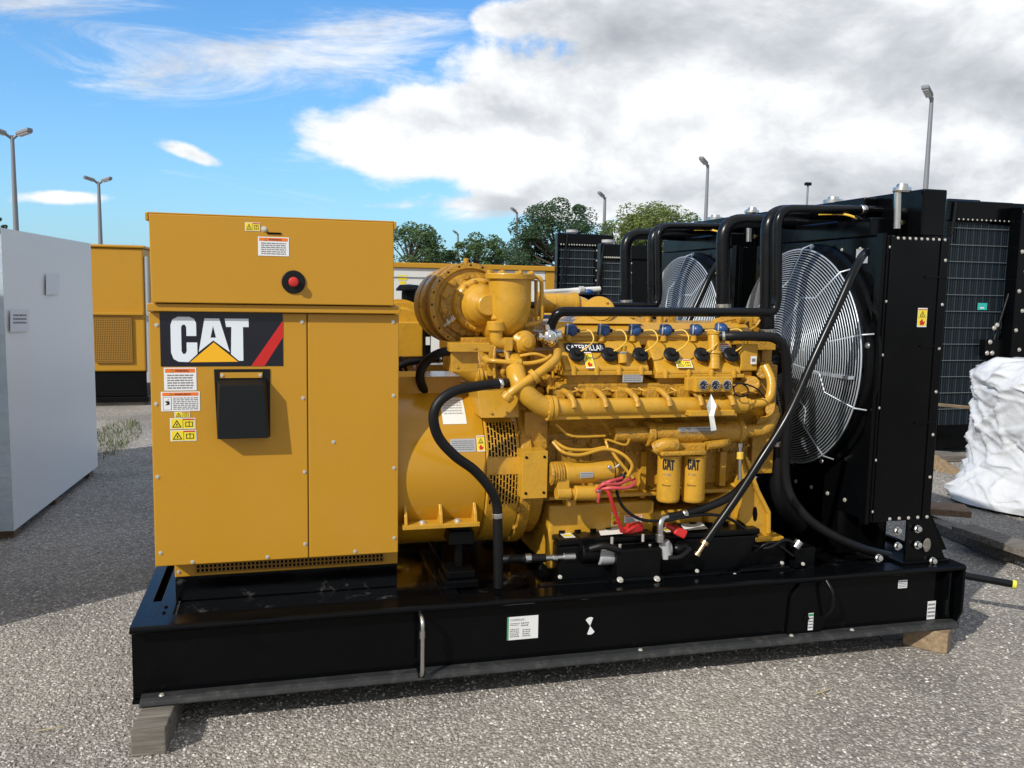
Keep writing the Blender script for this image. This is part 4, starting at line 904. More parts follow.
# ---- radiator
RX0, RX1, RY0, RY1 = P(879, 380, .07).x, P(944, 330, .07).x, .07, 1.16
zr0 = P(898, 521, .07).z; zr1 = P(905, 236, .07).z
b = MB('black_paint'); b.box(RX0, RX1, RY0, RY1, zr0, zr1)
rad = b.build('radiator', G, .004)
b = MB('black_paint')
for z in (.35, .62, .86): zz = zr0+(zr1-zr0)*z; b.box(RX0+.20, RX1-.01, RY0-.007, RY0-.001, zz, zz+.008)
b.box(RX0+.012, RX0+.02, RY0-.006, RY0-.001, zr0, zr1); b.box(RX1-.05, RX1-.044, RY0-.006, RY0-.001, zr0, zr1); b.box(RX0-.02, RX0-.003, RY0+.006, RY0+.05, zr0-.01, zr1+.01)
b.build('side_stiffeners', rad, .001)
b = MB('black_paint'); tx0, tx1 = P(923, 212, .07).x, P(946.5, 212, .07).x; ztt = P(935, 189, .07).z; tz0 = zr1+.003
b.box(tx0, tx1, RY0, RY1, tz0, ztt); b.box(RX0+.02, tx0-.002, RY0+.15, RY1, tz0, zr1+.09); b.box(RX0+.09, tx0-.003, RY0+.30, RY1-.01, zr1+.091, ztt-.012)
tank = b.build('header_tank', rad, .008, 3)
b = MB('steel'); nk = P(897, 212, .12); nt = P(902, 190, .12); b.cyl(P(897, 229, .12), P(898, 192, .12), M(3.6, nk), n=18); b.lathe(nt, (0, 0, 1), [(-.012, 0), (-.012, M(8, nk)), (-.004, M(8.8, nk)), (.01, M(8.6, nk)), (.012, M(6, nk)), (.026, M(5, nk)), (.028, 0)], 28)
b.build('filler_neck', tank)
b = MB('steel'); b.lathe((RX0+.22, .80, ztt-.01), (0, 0, 1), [(0, 0), (0, .045), (.01, .05), (.03, .05), (.032, .03), (.045, .028), (.046, 0)], 24); b.build('filler_cap', tank)
b = MB('brass'); b.tube(spline([P(855, 216, .3), P(868, 222, .28), P(885, 229, .28), P(895, 228, .28)]), .006, 8, 'rubber'); b.cyl(P(900, 223, .2), P(908, 223, .2), .014, n=8); b.cyl(P(911, 225, .2), P(920, 225, .2), .011, n=8); b.tube(spline([P(857, 218, .3), P(840, 214, .34), P(800, 215, .5)]), .006, 6, 'lead_yellow')
b.build('tank_fittings', tank)
b = MB('bolt_zinc')
for k in range(9): b.bolt((RX0+.05+(RX1-RX0-.08)*k/8, RY0-.001, zr1-.01), (0, -1, .2), .005)
for k in range(6): b.bolt((RX1-.02, RY0-.001, zr1-.1-(zr1-zr0-.2)*k/5.5), (0, -1, 0), .0055)
for k in range(6): b.bolt((RX0+.012+.0, RY0-.001, zr1-.05-(zr1-zr0-.1)*k/5), (0, -1, 0), .005)
for k in range(5): b.bolt((RX1-.22+.05*k, RY0+.0, zr0+.012), (0, -1, 0), .006)
for k in range(8): b.bolt((RX0-.001, RY0+.05+k*.135, zr1-.05), (-1, 0, 0), .006); b.bolt((RX0-.001, RY0+.05+k*.135, zr0+.06), (-1, 0, 0), .008)
b.build_each('bolt', rad)
f = plane_map(917.3, 308, 926.7, 327, RY0); pict_label(f, vertical=True).build('pictogram_label', rad)
b = MB('plate_silver'); u0 = PXX(853, 249, RX0-.02); u1 = PXX(864, 263, RX0-.02)
b.add([(RX0-.002, u0.y, u0.z), (RX0-.002, u1.y, u0.z), (RX0-.002, u1.y, u1.z), (RX0-.002, u0.y, u1.z)], [(0, 1, 2, 3)]); b.build('notice_label', rad)
# gusset brackets at the foot
b = MB('black_paint')
for yy in (.07, .22):
    gx0, gx1 = P(906, 545, yy).x, P(946, 562, yy).x
    g = [(gx0, yy, zr0), (gx0+.12, yy, zr0), (gx1, yy, .40), (gx1-.03, yy, .397), (gx0, yy, .397)]; b.prism(g, (0, .012, 0))
b.box(P(900, 560, .07).x, P(948, 562, .07).x, .06, .30, .396, .408); b.box(RX0, RX0+.12, .3, 1.05, .39, zr0-.002); b.box(RX1-.2, RX1-.05, .3, 1.05, .39, zr0-.002)
gus = b.build('foot_bracket', rad, .002)
b = MB('steel')
for x, y in ((897, 531), (917, 529), (897, 546), (917, 545), (932, 561), (878, 558)): b.bolt(P(x, y, .06), (0, -1, .2), .014, 'steel', .02)
b.cut(); b.ball(P(927, 545, .064), .022, 'wood_grey', 14, (1, .1, 1.5)); b.build_each('bolt', gus)
# shroud, fan, guard
fc = Vector((RX0, .62, 1.312)); FR = .53
b = MB('black_satin'); b.lathe(fc, (-1, 0, 0), [(.001, FR+.03), (.012, FR+.03), (.02, FR+.008), (.055, FR+.005), (.058, FR-.01), (.012, FR-.01)], 72); b.cyl(fc-Vector((.002, 0, 0)), fc-Vector((.006, 0, 0)), FR+.0, n=60, m='core_dark')
shr = b.build('fan_shroud', rad)
b = MB('fan_blade'); hub = fc-Vector((.035, 0, 0)); b.cyl(hub+Vector((.03, 0, 0)), hub-Vector((.05, 0, 0)), .10, n=28)
for k in range(8):
    a = 2*math.pi*k/8+.2; d = Vector((0, math.cos(a), math.sin(a))); t = Vector((0, -math.sin(a), math.cos(a))); X = Vector((1, 0, 0))
    vs = []
    for rr, w in ((.09, .05), (.2, .07), (.32, .085), (.50, .08)):
        tw = .5-.4*rr
        for s_ in (-1, -.33, .33, 1): vs.append(hub+d*rr+(t*math.cos(tw)+X*math.sin(tw))*w*s_+X*.012*(1-s_*s_))
    b.add(vs, [(i*4+j, i*4+j+1, (i+1)*4+j+1, (i+1)*4+j) for i in range(3) for j in range(3)], None, True)
b.build('cooling_fan', rad)
b = MB('wire_steel'); gc = fc
def gprof(r): return .082+.11*max(0, 1-(r/FR)**2.2)
nr = 40
for k in range(nr):
    r_ = .075+(FR-.075)*k/(nr-1); x = -gprof(r_)
    pts = [gc+Vector((x, r_*math.cos(2*math.pi*j/72), r_*math.sin(2*math.pi*j/72))) for j in range(72)]
    b.tube(pts, .0027 if k < nr-1 else .005, 4, closed=True)
for k in range(10):
    a = 2*math.pi*k/10+.15
    pts = [gc+Vector((-gprof(r_)+.002, r_*math.cos(a), r_*math.sin(a))) for r_ in (.06, .15, .25, .33)]
    a2 = a+.22; pts += [gc+Vector((-gprof(r_)+.002, r_*math.cos(a2), r_*math.sin(a2))) for r_ in (.38, .47, .535)]; pts.append(gc+Vector((-.03, .555*math.cos(a2), .555*math.sin(a2))))
    b.tube(pts, .0042, 5)
for k in range(5):
    a = 2*math.pi*k/5+.15+.31
    b.bolt(gc+Vector((-.06, .545*math.cos(a), .545*math.sin(a))), (-1, 0, 0), .011, 'steel')
b.cyl(gc-Vector((.176, 0, 0)), gc-Vector((.179, 0, 0)), .078, n=32, m='black_satin')
guard = b.build('fan_guard', rad)
b = MB('black_satin'); q = gc+Vector((-.10, -.50, -.05)); b.box(q.x-.03, q.x+.0, q.y-.01, q.y+.4, q.z-.012, q.z+.002, 'wire_steel'); b.build('guard_clamp', guard)
b = MB('cast_yellow'); b.cyl((2.05, YC, 1.2), (RX0-.1, YC+.01, 1.3), .05, n=20, m='black_satin'); b.build('fan_shaft', rad)
b = MB('rubber')     # lower coolant hose at the engine side
b.tube(spline([P(778, 430, .32), P(779, 460, .30), P(780, 500, .32), P(800, 525, .40)]), M(8.5, P(778, 470, .3)), 16)
lh = b.build('lower_coolant_hose', G); b = MB('steel'); b.cyl(P(779, 463, .30), P(779, 468, .30), M(9.5, P(779, 465, .3)), n=20); b.cut(); b.cyl(P(778, 440, .31), P(778.5, 445, .31), M(9.5, P(779, 465, .3)), n=20); b.build_each('hose_clamp', lh)

# ------------------------------------------------------------------ second generator set: a copy with copies of its parts
def copy_tree(o, parent=None):
    if o.name.split('.')[0] in ('turbocharger', 'name_decal', 'bolt', 'screw'): return None
    c = o.copy(); COL.objects.link(c); c.parent = parent
    for ch in list(o.children): copy_tree(ch, c)
    return c
G2 = copy_tree(G); G2.location = G.location+Vector((-.03, 1.22, 0))
G2['label'] = 'second yellow engine generator, behind the nearest one and mostly hidden by it'

# the second unit carries a small flat-topped air cleaner instead of the big turbocharger
at0(G2.location)
b = MB('engine_yellow'); c = P(401, 332, 1.35); r = M(31, c); b.lathe(c, (0, -1, 0), [(-.5, 0), (-.5, r), (-.1, r), (-.1, r*1.05), (-.06, r*1.05), (-.06, r*.96), (0, r*.94), (0, r*.8), (.02, r*.74), (.02, 0)], 56); ac2 = b.build('air_cleaner', G2)
b = MB('engine_yellow'); fb(b, 385, 322, 423, 357, 1.28, .12); b.build('terminal_box', ac2, .006)
b = MB('black_satin'); fb(b, 424, 328, 431, 357, 1.26, .1); r2b = b.build('relay', ac2, .004)
b = MB('plate_silver'); fb(b, 426, 337, 430, 345, 1.25, .008, 'white_print'); b.build('relay_label', r2b)
b = MB('pipe_black'); b.tube(spline([P(397, 357, 1.27), P(399, 368, 1.26), P(404, 376, 1.27), P(402, 392, 1.3)]), .008, 6); b.tube(spline([P(400, 357, 1.27), P(405, 366, 1.26), P(408, 380, 1.3)]), .008, 6); b.build('control_cable', ac2)
T = thing('exhaust_stack', (P(408, 300, 3.2).x, 3.2, 0), 'black mushroom-capped air stack just right of the big cabinet', 'stack')
p = P(409, 292, 3.2)
b = MB('black_satin'); b.cyl((p.x, 3.2, 0), (p.x, 3.2, P(409, 291, 3.2).z), M(7.5, p), n=20); b.build('pipe', T)
b = MB('black_satin'); r = M(13, p); b.lathe((p.x, 3.2, P(409, 291, 3.2).z), (0, 0, 1), [(0, r*.6), (0, r), (M(2, p), r), (M(6, p), r*.72), (M(7, p), 0)], 32); b.build('rain_cap', T)

# ------------------------------------------------------------------ timber blocks
def block(name, p0, w, l, h, rz, m, label, grp='timber blocks under the nearest skid', cat='timber block'):
    at0((p0[0], p0[1], p0[2])); b = MB(m); c, s = math.cos(rz), math.sin(rz)
    ax, ay = Vector((c, s, 0))*w/2, Vector((-s, c, 0))*l/2
    b.obox(Vector(p0)+Vector((0, 0, h/2)), ax, ay, Vector((0, 0, h/2))); o = b.build(name, None, .005, 2)
    return tag(o, label, cat, grp)
pf = PZ(152, 756, 0)
block('timber_block', (pf.x+.005, pf.y+.23, 0), .115, .46, .098, R(-4), 'wood_grey', 'weathered grey timber block under the left front corner of the black skid')
block('timber_block', (PZ(941, 657, 0).x+.02, .05, 0), .19, .10, .098, R(-50), 'wood_tan', 'sawn brown timber block under the right front end of the black skid')

# ------------------------------------------------------------------ surroundings
at0()
g = MB('gravel'); g.add([(-400, -60, 0), (400, -60, 0), (400, 700, 0), (-400, 700, 0)], [(0, 1, 2, 3)]); tag(g.build('ground'), kind='structure')
# loose stones on the gravel (one mesh, nobody could count them)
def pebbles():
    b = MB('pebbles'); V = b.v; F = b.f; rnd = random.random
    oct_f = [(0, 2, 4), (2, 1, 4), (1, 3, 4), (3, 0, 4), (2, 0, 5), (1, 2, 5), (3, 1, 5), (0, 3, 5)]
    b._m('pebbles')
    for i in range(56000):
        # denser close to the camera
        t = rnd()**1.7; dist = 1.0+t*9
        az = ya + (rnd()-.5)*R(74)
        x, y = CAM.x+math.sin(az)*dist, CAM.y+math.cos(az)*dist
        s = random.uniform(.0035, .0085)*(1+.25*t)
        a = rnd()*6.28; ca, sa = math.cos(a), math.sin(a); k1 = random.uniform(.7, 1.3); k2 = random.uniform(.5, 1.0); k3 = random.uniform(.4, .75)
        o = len(V)
        for (u, v, w) in ((1, .1, 0), (-1, -.15, .1), (.1, 1, 0), (-.1, -1, .1), (.1, 0, 1), (0, .1, -1)):
            u *= s*k1; v *= s*k2; w *= s*k3; V.append(Vector((x+u*ca-v*sa, y+u*sa+v*ca, w+s*k3*.35)))
        for f_ in oct_f: F.append([q+o for q in f_]); b.mi.append(0); b.sm.append(False)
    tag(b.build('loose_gravel'), 'loose grey stones lying on the yard', kind='stuff')
pebbles()
def grass_patch(name, c, rx, ry, n, label):
    b = MB('grass')
    for i in range(n):
        a = random.random()*6.28; q = random.random()**.5; x, y = c[0]+rx*q*math.cos(a), c[1]+ry*q*math.sin(a)
        h = random.uniform(.02, .07); d = random.random()*6.28; w = .004; lx_, ly_ = random.uniform(-.03, .03), random.uniform(-.03, .03)
        b.add([(x-w*math.cos(d), y-w*math.sin(d), 0), (x+w*math.cos(d), y+w*math.sin(d), 0), (x+lx_, y+ly_, h)], [(0, 1, 2)])
    tag(b.build(name), label, kind='stuff')
gp0 = PZ(108, 440, 0); grass_patch('grass', (gp0.x, gp0.y, 0), .28, 1.3, 1000, 'sparse weeds growing in the gravel by the white crate')
b = MB('straw'); 
for (xa_, ya_, xb_, yb_) in ((36, 731, 66, 726), (815, 694, 832, 688), (820, 690, 826, 697)):
    b.tube([PZ(xa_, ya_, .008), PZ((xa_+xb_)/2, (ya_+yb_)/2, .016), PZ(xb_, yb_, .01)], .0025, 5)
tag(b.build('straw'), 'a few dry straws lying on the gravel', kind='stuff')

# white wrapped crate on the left
cx1 = PZ(15, 530, .06).x
cr_y0, cr_y1 = PZ(15, 530, .06).y, PZ(98, 466, .06).y
Pn, Pf = PZ(14, 531, .06), PZ(98, 466, .06)
zn = CAM.z + (283-231)/FPX*((Vector((Pn.x, Pn.y, 1.9))-CAM).dot(FW))
T = thing('wrapped_crate', (Pn.x-.6, (Pn.y+Pf.y)/2, 0), 'tall white plastic-wrapped crate at the left edge of the yard', 'crate')
dirc = (Pf-Pn); dirc.z = 0; Lc = dirc.length; dirc.normalize(); nrm = Vector((-dirc.y, dirc.x, 0))   # points to -X
b = MB('crate_film'); W_ = 1.5
def grid_face(mb, o, u, v, nu, nv, amp, m, seed, nout):
    vs = []
    for j in range(nv+1):
        for i in range(nu+1):
            p = o+u*(i/nu)+v*(j/nv); e = min(i, nu-i, j, nv-j); k = min(1, e/2)
            d = noise.noise(Vector((p.x*2+seed, p.y*2, p.z*3)))*amp+noise.noise(Vector((p.y*9, p.z*2.5+seed, 3)))*amp*.35
            vs.append(p+nout*d*k)
    mb.add(vs, [(j*(nu+1)+i, j*(nu+1)+i+1, (j+1)*(nu+1)+i+1, (j+1)*(nu+1)+i) for j in range(nv) for i in range(nu)], m, True)
zt0, zt1 = zn, zn+.0
up = Vector((0, 0, zt0-.06)); A_ = Vector((Pn.x, Pn.y, .06))
grid_face(b, A_, dirc*Lc, up, 40, 40, .003, 'crate_film', 1, -nrm)
grid_face(b, A_+nrm*W_, -nrm*W_, up, 40, 40, .03, 'blue_film', 5, -dirc)
grid_face(b, A_+dirc*Lc, nrm*W_, up, 10, 10, .02, 'crate_film', 8, dirc)
grid_face(b, A_+dirc*Lc+nrm*W_, -dirc*Lc, up, 10, 10, .02, 'crate_film', 9, nrm)
grid_face(b, A_+up, dirc*Lc, nrm*W_, 20, 20, .02, 'crate_film', 11, Vector((0, 0, 1)))
b.build('plastic_wrap', T)
b = MB('crate_film'); o_ = A_-nrm*.004
for k in range(1): b.obox(A_+up+nrm*.03-dirc*.0+Vector((0, 0, .008)), dirc*.03, nrm*.02, Vector((0, 0, .01)))
b.build('folded_edge', T)
b = MB('wood_brown')
for t_ in (.03, .45, .9): b.obox(A_+dirc*(Lc*t_+.06)+nrm*(W_/2)+Vector((0, 0, -.032)), dirc*.06, nrm*(W_/2-.02), Vector((0, 0, .024)))
b.build('skid', T)
for (x0, y0, x1, y1, nm) in ((44, 273, 57.5, 294, 'paper_label'), (8, 309, 27, 331, 'paper_label')):
    def cp(x, y):
        d = ray(x, y); t = (A_-CAM).dot(nrm)/d.dot(nrm); return CAM+d*t-nrm*.013
    b = MB('white_print'); b.add([cp(x0, y0+1), cp(x1, y0), cp(x1, y1), cp(x0, y1+1)], [(0, 1, 2, 3)], 'white_print'); 
    if x0 == 8:
        f = lambda u, v, l=0: cp(x0+(x1-x0)*u, y1+(y0-y1)*v)-nrm*(.001+l)
        print_lines(b, f, .15, .3, .85, .8, 3)
    b.build(nm, T)

# a further crate just outside the left of the frame: it shades the gravel seen at the left
T = thing('wrapped_crate', (-3.0, .95, 0), 'white wrapped crate outside the left edge whose shadow falls on the gravel', 'crate')
b = MB('crate_film'); o_ = Vector((-3.85, .50, .08)); u_, v_, w_ = Vector((1.5, 0, 0)), Vector((0, 1.7, 0)), Vector((0, 0, 2.1))
grid_face(b, o_, u_, w_, 12, 14, .02, 'crate_film', 21, Vector((0, -1, 0))); grid_face(b, o_+u_, v_, w_, 12, 14, .02, 'crate_film', 22, Vector((1, 0, 0)))
grid_face(b, o_+v_+u_, -u_, w_, 12, 14, .02, 'crate_film', 23, Vector((0, 1, 0))); grid_face(b, o_+v_, -v_, w_, 12, 14, .02, 'crate_film', 24, Vector((-1, 0, 0))); grid_face(b, o_+w_, u_, v_, 8, 8, .02, 'crate_film', 25, Vector((0, 0, 1)))
b.build('plastic_wrap', T); b = MB('wood_brown')
for t_ in (.0, .45, .9): b.box(-3.83, -2.37, .52+t_*1.6, .64+t_*1.6, 0, .078)
b.build('skid', T)

# yellow enclosure behind on the left
EY = PZ(120, 406, 0).y
T = thing('engine_enclosure', (P(120, 405, EY).x, EY, 0), 'yellow enclosed generator with a louvred side, between the white crate and the big cabinet', 'generator')
x0, x1, z0, z1 = prect(60, 247.5, 144.5, 371.5, EY); 
b = MB('panel_yellow'); b.box(x0, x1, EY, EY+2.2, z0, z1); b.box(x0, x1+.03, EY-.03, EY+2.2, z1+.002, z1+.04); body = b.build('body', T, .02)
b = MB('panel_yellow'); zz = P(120, 315, EY).z; b.box(x0, x1-.01, EY-.05, EY-.003, zz, zz+.035); b.build('drip_rail', body, .005)
b = MB('hole_black'); gx0, gx1, gz0, gz1 = prect(95, 318, 132, 362, EY); b.box(gx0, gx1, EY-.012, EY-.002, gz0, gz1, 'hole_black')
for i in range(22): xx = gx0+(gx1-gx0)*i/21; b.box(xx-.006, xx+.006, EY-.03, EY-.014, gz0, gz1, 'vent_mesh')
for i in range(26): zz = gz0+(gz1-gz0)*i/25; b.box(gx0, gx1, EY-.031, EY-.013, zz-.005, zz+.005, 'vent_mesh')
b.build('vent_grille', body)
b = MB('black_satin'); b.box(x0+.0, x1-.0, EY+.03, EY+2.1, .12, z0-.005); b.box(x0, x1+.02, EY-.0, EY+2.15, .05, .12); b.build('skid_base', T, .01)
b = MB('plate_silver'); b.box(x1+.002, x1+.05, EY+.02, EY+.1, .3, z1-.1, 'plate_silver'); b.build('corner_post', body, .01)
pb = PZ(112, 412, 0); block('timber_block', (pb.x, EY+.1, 0), .6, .12, .05, 0, 'wood_grey', 'small timber bearer beneath the yellow enclosure behind the white crate', None)

# long white enclosure with yellow edge far behind
TY = 9.5
T = thing('container_body', (P(480, 290, TY).x, TY, 0), 'long white container with a yellow roof edge and yellow end, behind the engine', 'container')
x0, x1, z0, z1 = prect(340, 269, 563, 300, TY); xe = P(545.5, 275, TY).x
b = MB('trailer_white'); b.box(x0, xe-.002, TY, TY+2.4, .3, z1)
for k in range(1): b.box(x0, xe-.002, TY-.02, TY-.003, P(480, 279, TY).z, P(480, 278, TY).z, 'plate_silver')
body = b.build('side_wall', T, .01)
b = MB('panel_yellow'); b.box(xe, x1, TY-.01, TY+2.4, .3, z1); b.build('end_section', T, .01)
b = MB('panel_yellow'); b.box(x0, x1+.02, TY-.04, TY+2.45, z1+.003, P(480, 264.5, TY).z); b.build('roof_edge', T, .01)
f = plane_map(398, 275, 407, 280, TY); b = MB('warn_yellow'); quad(b, f, 0, 0, 1, 1, 'warn_yellow', .003); f = plane_map(400, 281, 405.5, 290, TY); quad(b, f, 0, 0, 1, 1, 'warn_yellow', .003); b.build('warning_label', body)
b = MB('black_satin'); b.box(x0, x1, TY+.1, TY+2.3, .02, .295); b.build('skid_base', T)

# white hoses / loom lying on the second unit
at0(P(570, 292, 2.4)); b = MB('crate_film')
for dy in (0, 3, 6): b.tube(spline([P(535, 293+dy, 2.3), P(552, 292+dy*.6, 2.35), P(568, 291+dy*.5, 2.4), P(580, 290+dy*.3, 2.4), P(600, 289, 2.4)]), .018, 8, 'trailer_white')
b.cyl(P(579, 290, 2.38), P(584, 290, 2.38), .026, n=12, m='plate_silver'); b.ball(P(589, 292, 2.36), .022, 'blue_plastic', 12, (1.6, 1, .9))
fb(b, 548, 294, 606, 304, 2.45, .2, 'black_satin')
o = b.build('hose_bundle'); tag(o, 'bundle of white hoses with blue connector on top of the second engine', 'hose')

# ---- standalone radiators facing the camera
def core_radiator(x0, x1, ytop, ycore, ybot, Y, depth, label, nbar, frame=.025, capx=None, hgt0=.05, tagc=None):
    X0, X1 = P(x0, ycore, Y).x, P(x1, ycore, Y).x; xm_ = (x0+x1)/2
    zt_, zc_, zb_ = P(xm_, ytop, Y).z, P(xm_, ycore, Y).z, max(hgt0, P(xm_, ybot, Y).z)
    T = thing('radiator', ((X0+X1)/2, Y, 0), label, 'radiator', 'radiators of other generators facing the camera')
    b = MB('black_paint'); b.box(X0-frame, X1+frame, Y+.012, Y+depth, .05, zt_); b.box(X0-frame-.01, X0-.004, Y-.02, Y+.01, .05, zc_+.02); b.box(X1+.004, X1+frame+.22, Y-.02, Y+.01, .05, zc_+.02)
    b.box(X0-frame-.02, X1+frame+.2, Y-.04, Y+.01, zc_+.02, zt_-.01); fr = b.build('frame', T, .008)
    b = MB('core_dark'); b.box(X0, X1, Y-.004, Y+.008, zb_, zc_)
    n = int((X1-X0)/.028)
    for i in range(n): xx = X0+(X1-X0)*(i+.5)/n; b.box(xx-.004, xx+.004, Y-.014, Y-.0045, zb_, zc_, 'core_fin' if i % 3 == 0 else 'core_dark')
    b.build('core', T)
    for i in range(nbar):
        z = zb_+(zc_-zb_)*(i+1)/(nbar+.3); b = MB('plate_silver'); b.box(X0-.01, X1+.01, Y-.024, Y-.016, z-.003, z+.003, 'bar_grey'); b.build('guard_bar', T)
    b = MB('bolt_zinc')
    for i in range(14): b.bolt((X0+(X1-X0)*i/13, Y-.04, zc_+.035), (0, -1, 0), .007)
    for i in range(6): b.bolt((X1+frame*1.2, Y-.02, zb_+(zc_-zb_)*i/5.2), (0, -1, 0), .008)
    b.build_each('bolt', T)
    if capx:
        q = P(capx, ytop, Y+.15); b = MB('plate_silver'); r_ = .07; b.lathe((q.x, Y+.15, zt_), (0, 0, 1), [(0, r_*.7), (.02, r_*.7), (.02, r_), (.05, r_), (.055, 0)], 20); b.build('filler_cap', T)
        b = MB('pipe_black'); b.tube([(q.x-.12, Y-.05, zt_), (q.x-.2, Y-.06, zb_+.1)], .012, 6); b.build('overflow_pipe', T)
    return T, Y
core_radiator(560, 594, 233.5, 248, 300, 6.6, .12, 'wider dark radiator with vertical fins, standing in front of the large dark tree', 6, capx=572)
core_radiator(603, 628, 244, 261, 310, 5.6, .12, 'narrower, lower dark radiator just left of the black pipe arches', 6, capx=608)
TR, YR = core_radiator(951, 1010, 201, 224, 449, 4.3, .7, 'large black radiator rising behind the white wrapped load', 12, frame=.04, hgt0=.3)
at0(TR.location)
b = MB('teal_tag'); f = plane_map(977.5, 303, 987, 310, YR-.028); quad(b, f, 0, 0, 1, 1, 'teal_tag'); quad(b, f, .25, .2, .7, .4, 'white_print', .001); b.build('teal_tag', TR)
b = MB('pipe_black'); b.tube(spline([P(950, 290, YR-.1), P(959, 312, YR-.1), P(961, 323, YR-.1), P(952, 338, YR-.1), P(944, 350, YR-.1)]), .02, 8); b.cut(); b.tube([P(1010, 290, YR-.1), P(994, 340, YR-.1)], .016, 8); b.cut(); b.tube([P(956, 202, YR-.06), P(952, 235, YR-.06)], .012, 8); b.cut(); fb(b, 985, 340, 1030, 356, YR-.12, .08, 'black_satin')
for x, y in ((994, 328), (997, 325), (990, 342), (987, 353), (992, 353), (1019, 213), (1019, 219)): b.bolt(P(x, y, YR-.13), (0, -1, 0), .018)
b.build_each('brace', TR)
x0, x1, z0, z1 = prect(1012, 208, 1090, 470, YR-.2)
b = MB('black_paint'); b.box(x0, x1, YR-.2, YR-.05, .05, z1)
for k in range(9): b.bolt((x0+.04+(k % 2)*.06, YR-.2, z1-.05-k*.2), (0, -1, 0), .016)
b.build('side_column', TR, .01)
b = MB('black_satin'); q = P(950, 200, YR+.3); b.box(q.x-.1, q.x+.3, YR+.2, YR+.6, P(950, 205, YR).z-.3, P(955, 199, YR).z+.03); b.build('header_box', TR, .01)

# beacon-like vent on the radiator roof
at0(); 

# ------------------------------------------------------------------ wrapped bale and pallets at right
def bale():
    """a tall load under crumpled film; its left side faces the skid"""
    Yf, Yn = 2.8, 1.0
    X0 = P(951, 420, Yf).x; X1 = X0+1.5; zT = P(985, 358, Yf).z+.02; zB = .025
    at0(((X0+X1)/2, (Yf+Yn)/2, zB)); b = MB('bale_film'); nseg, nh = 320, 170
    cx, cy = (X0+X1)/2, (Yn+Yf)/2; hx, hy = (X1-X0)/2, (Yf-Yn)/2; vs = []
    folds = [(random.uniform(-3.14, 3.14), random.uniform(.1, 1.1), random.uniform(-2.2, 2.2), random.uniform(.2, .6), random.choice((-1, 1, 1))*random.uniform(.006, .020)) for _ in range(240)]
    for j in range(nh+1):
        t = j/nh; z = zB+(zT-zB)*t
        fl = 1+.03*max(0, (.25-t)/.25)-.02*math.sin(t*3.1)-.05*max(0, (.04-t)/.04)
        top = 1-.16*max(0, (t-.88)/.12)**2
        for i in range(nseg):
            a = 2*math.pi*i/nseg-math.pi; ca, sa = math.cos(a), math.sin(a)
            k = 1/((abs(ca)**5+abs(sa)**5)**.2)
            x, y = cx+hx*ca*k*fl*top, cy+hy*sa*k*fl*top
            da = (a-2.55+math.pi) % (2*math.pi)-math.pi; ft = max(0, (.40-t)/.40)**1.4
            x -= .30*ft*math.exp(-(da/.55)**2); y -= .10*ft*math.exp(-(da/.9)**2)
            q = Vector((x*1.9, y*1.9, z*1.7)); d = noise.noise(q)*.055+noise.noise(q*2.3)*.02
            w1 = noise.noise(q*1.3+Vector((9, 2, 4)))*2.0
            rg_ = 1-abs(noise.noise(Vector((x*2.4+z*1.9+w1, y*2.4-z*1.4, z*1.6-x*1.2+w1))))*2; d += .03*max(0, rg_)**5
            rg_ = 1-abs(noise.noise(Vector((x*6+z*4+w1*2, y*6+z*3, z*5-x*4))))*2; d += .004*max(0, rg_)**3
            for (fa, fz, sl_, ln, am) in folds:          # pulled creases running across the film
                da = (a-fa+math.pi) % (2*math.pi)-math.pi
                if abs(da) < ln:
                    e_ = (z-fz-da*sl_*.5-.03*w1)/.02
                    if abs(e_) < 3: d += am*math.exp(-e_*e_)*(1-abs(da)/ln)
            d *= min(1, .6+t*5)
            vs.append(Vector((x+ca*d, y+sa*d, z+(.05*noise.noise(Vector((x*2, y*2, 7)))+.05*noise.noise(Vector((x*6, y*6, 2))))*(t**3)*1.2)))
    o = len(vs); rings = []
    fs = [(j*nseg+i, j*nseg+(i+1) % nseg, (j+1)*nseg+(i+1) % nseg, (j+1)*nseg+i) for j in range(nh) for i in range(nseg)]
    base_ = nh*nseg; prev = [base_+i for i in range(nseg)]
    for s_ in (.8, .55, .3, .1):
        cur = []
        for i in range(nseg):
            p = vs[base_+i]; q = Vector((cx+(p.x-cx)*s_, cy+(p.y-cy)*s_, p.z+(1-s_)*.04)); q.z += .05*noise.noise(q*4); cur.append(len(vs)); vs.append(q)
        fs += [(prev[i], prev[(i+1) % nseg], cur[(i+1) % nseg], cur[i]) for i in range(nseg)]; prev = cur
    fs.append(tuple(prev)); b.add(vs, fs, 'bale_film', True)
    return tag(b.build('wrapped_bale'), 'bulky load wrapped in crumpled white plastic film at the right edge', 'wrapped load')
bale()
def pallet(name, loc, rz, label, group, m='wood_grey', L_=1.2, W_=1.0):
    T = thing(name, loc, label, 'pallet', group); c, s = math.cos(rz), math.sin(rz); ax, ay = Vector((c, s, 0)), Vector((-s, c, 0)); o = Vector(loc)
    for k in range(6): b = MB(m); b.obox(o+ay*(-W_/2+.06+k*(W_-.12)/5)+Vector((0, 0, .116)), ax*L_/2, ay*.055, Vector((0, 0, .010))); b.build('deck_board', T, .003)
    for k in range(3): b = MB(m); b.obox(o+ax*(-L_/2+.06+k*(L_-.12)/2)+Vector((0, 0, .055)), ax*.045, ay*W_/2, Vector((0, 0, .048))); b.build('bearer', T, .003)
    return T
pallet('wooden_pallet', (P(1120, 500, 2.15).x, 2.0, 0), R(-2), 'grey wooden pallet directly under the white wrapped load', None, L_=1.75, W_=1.5)
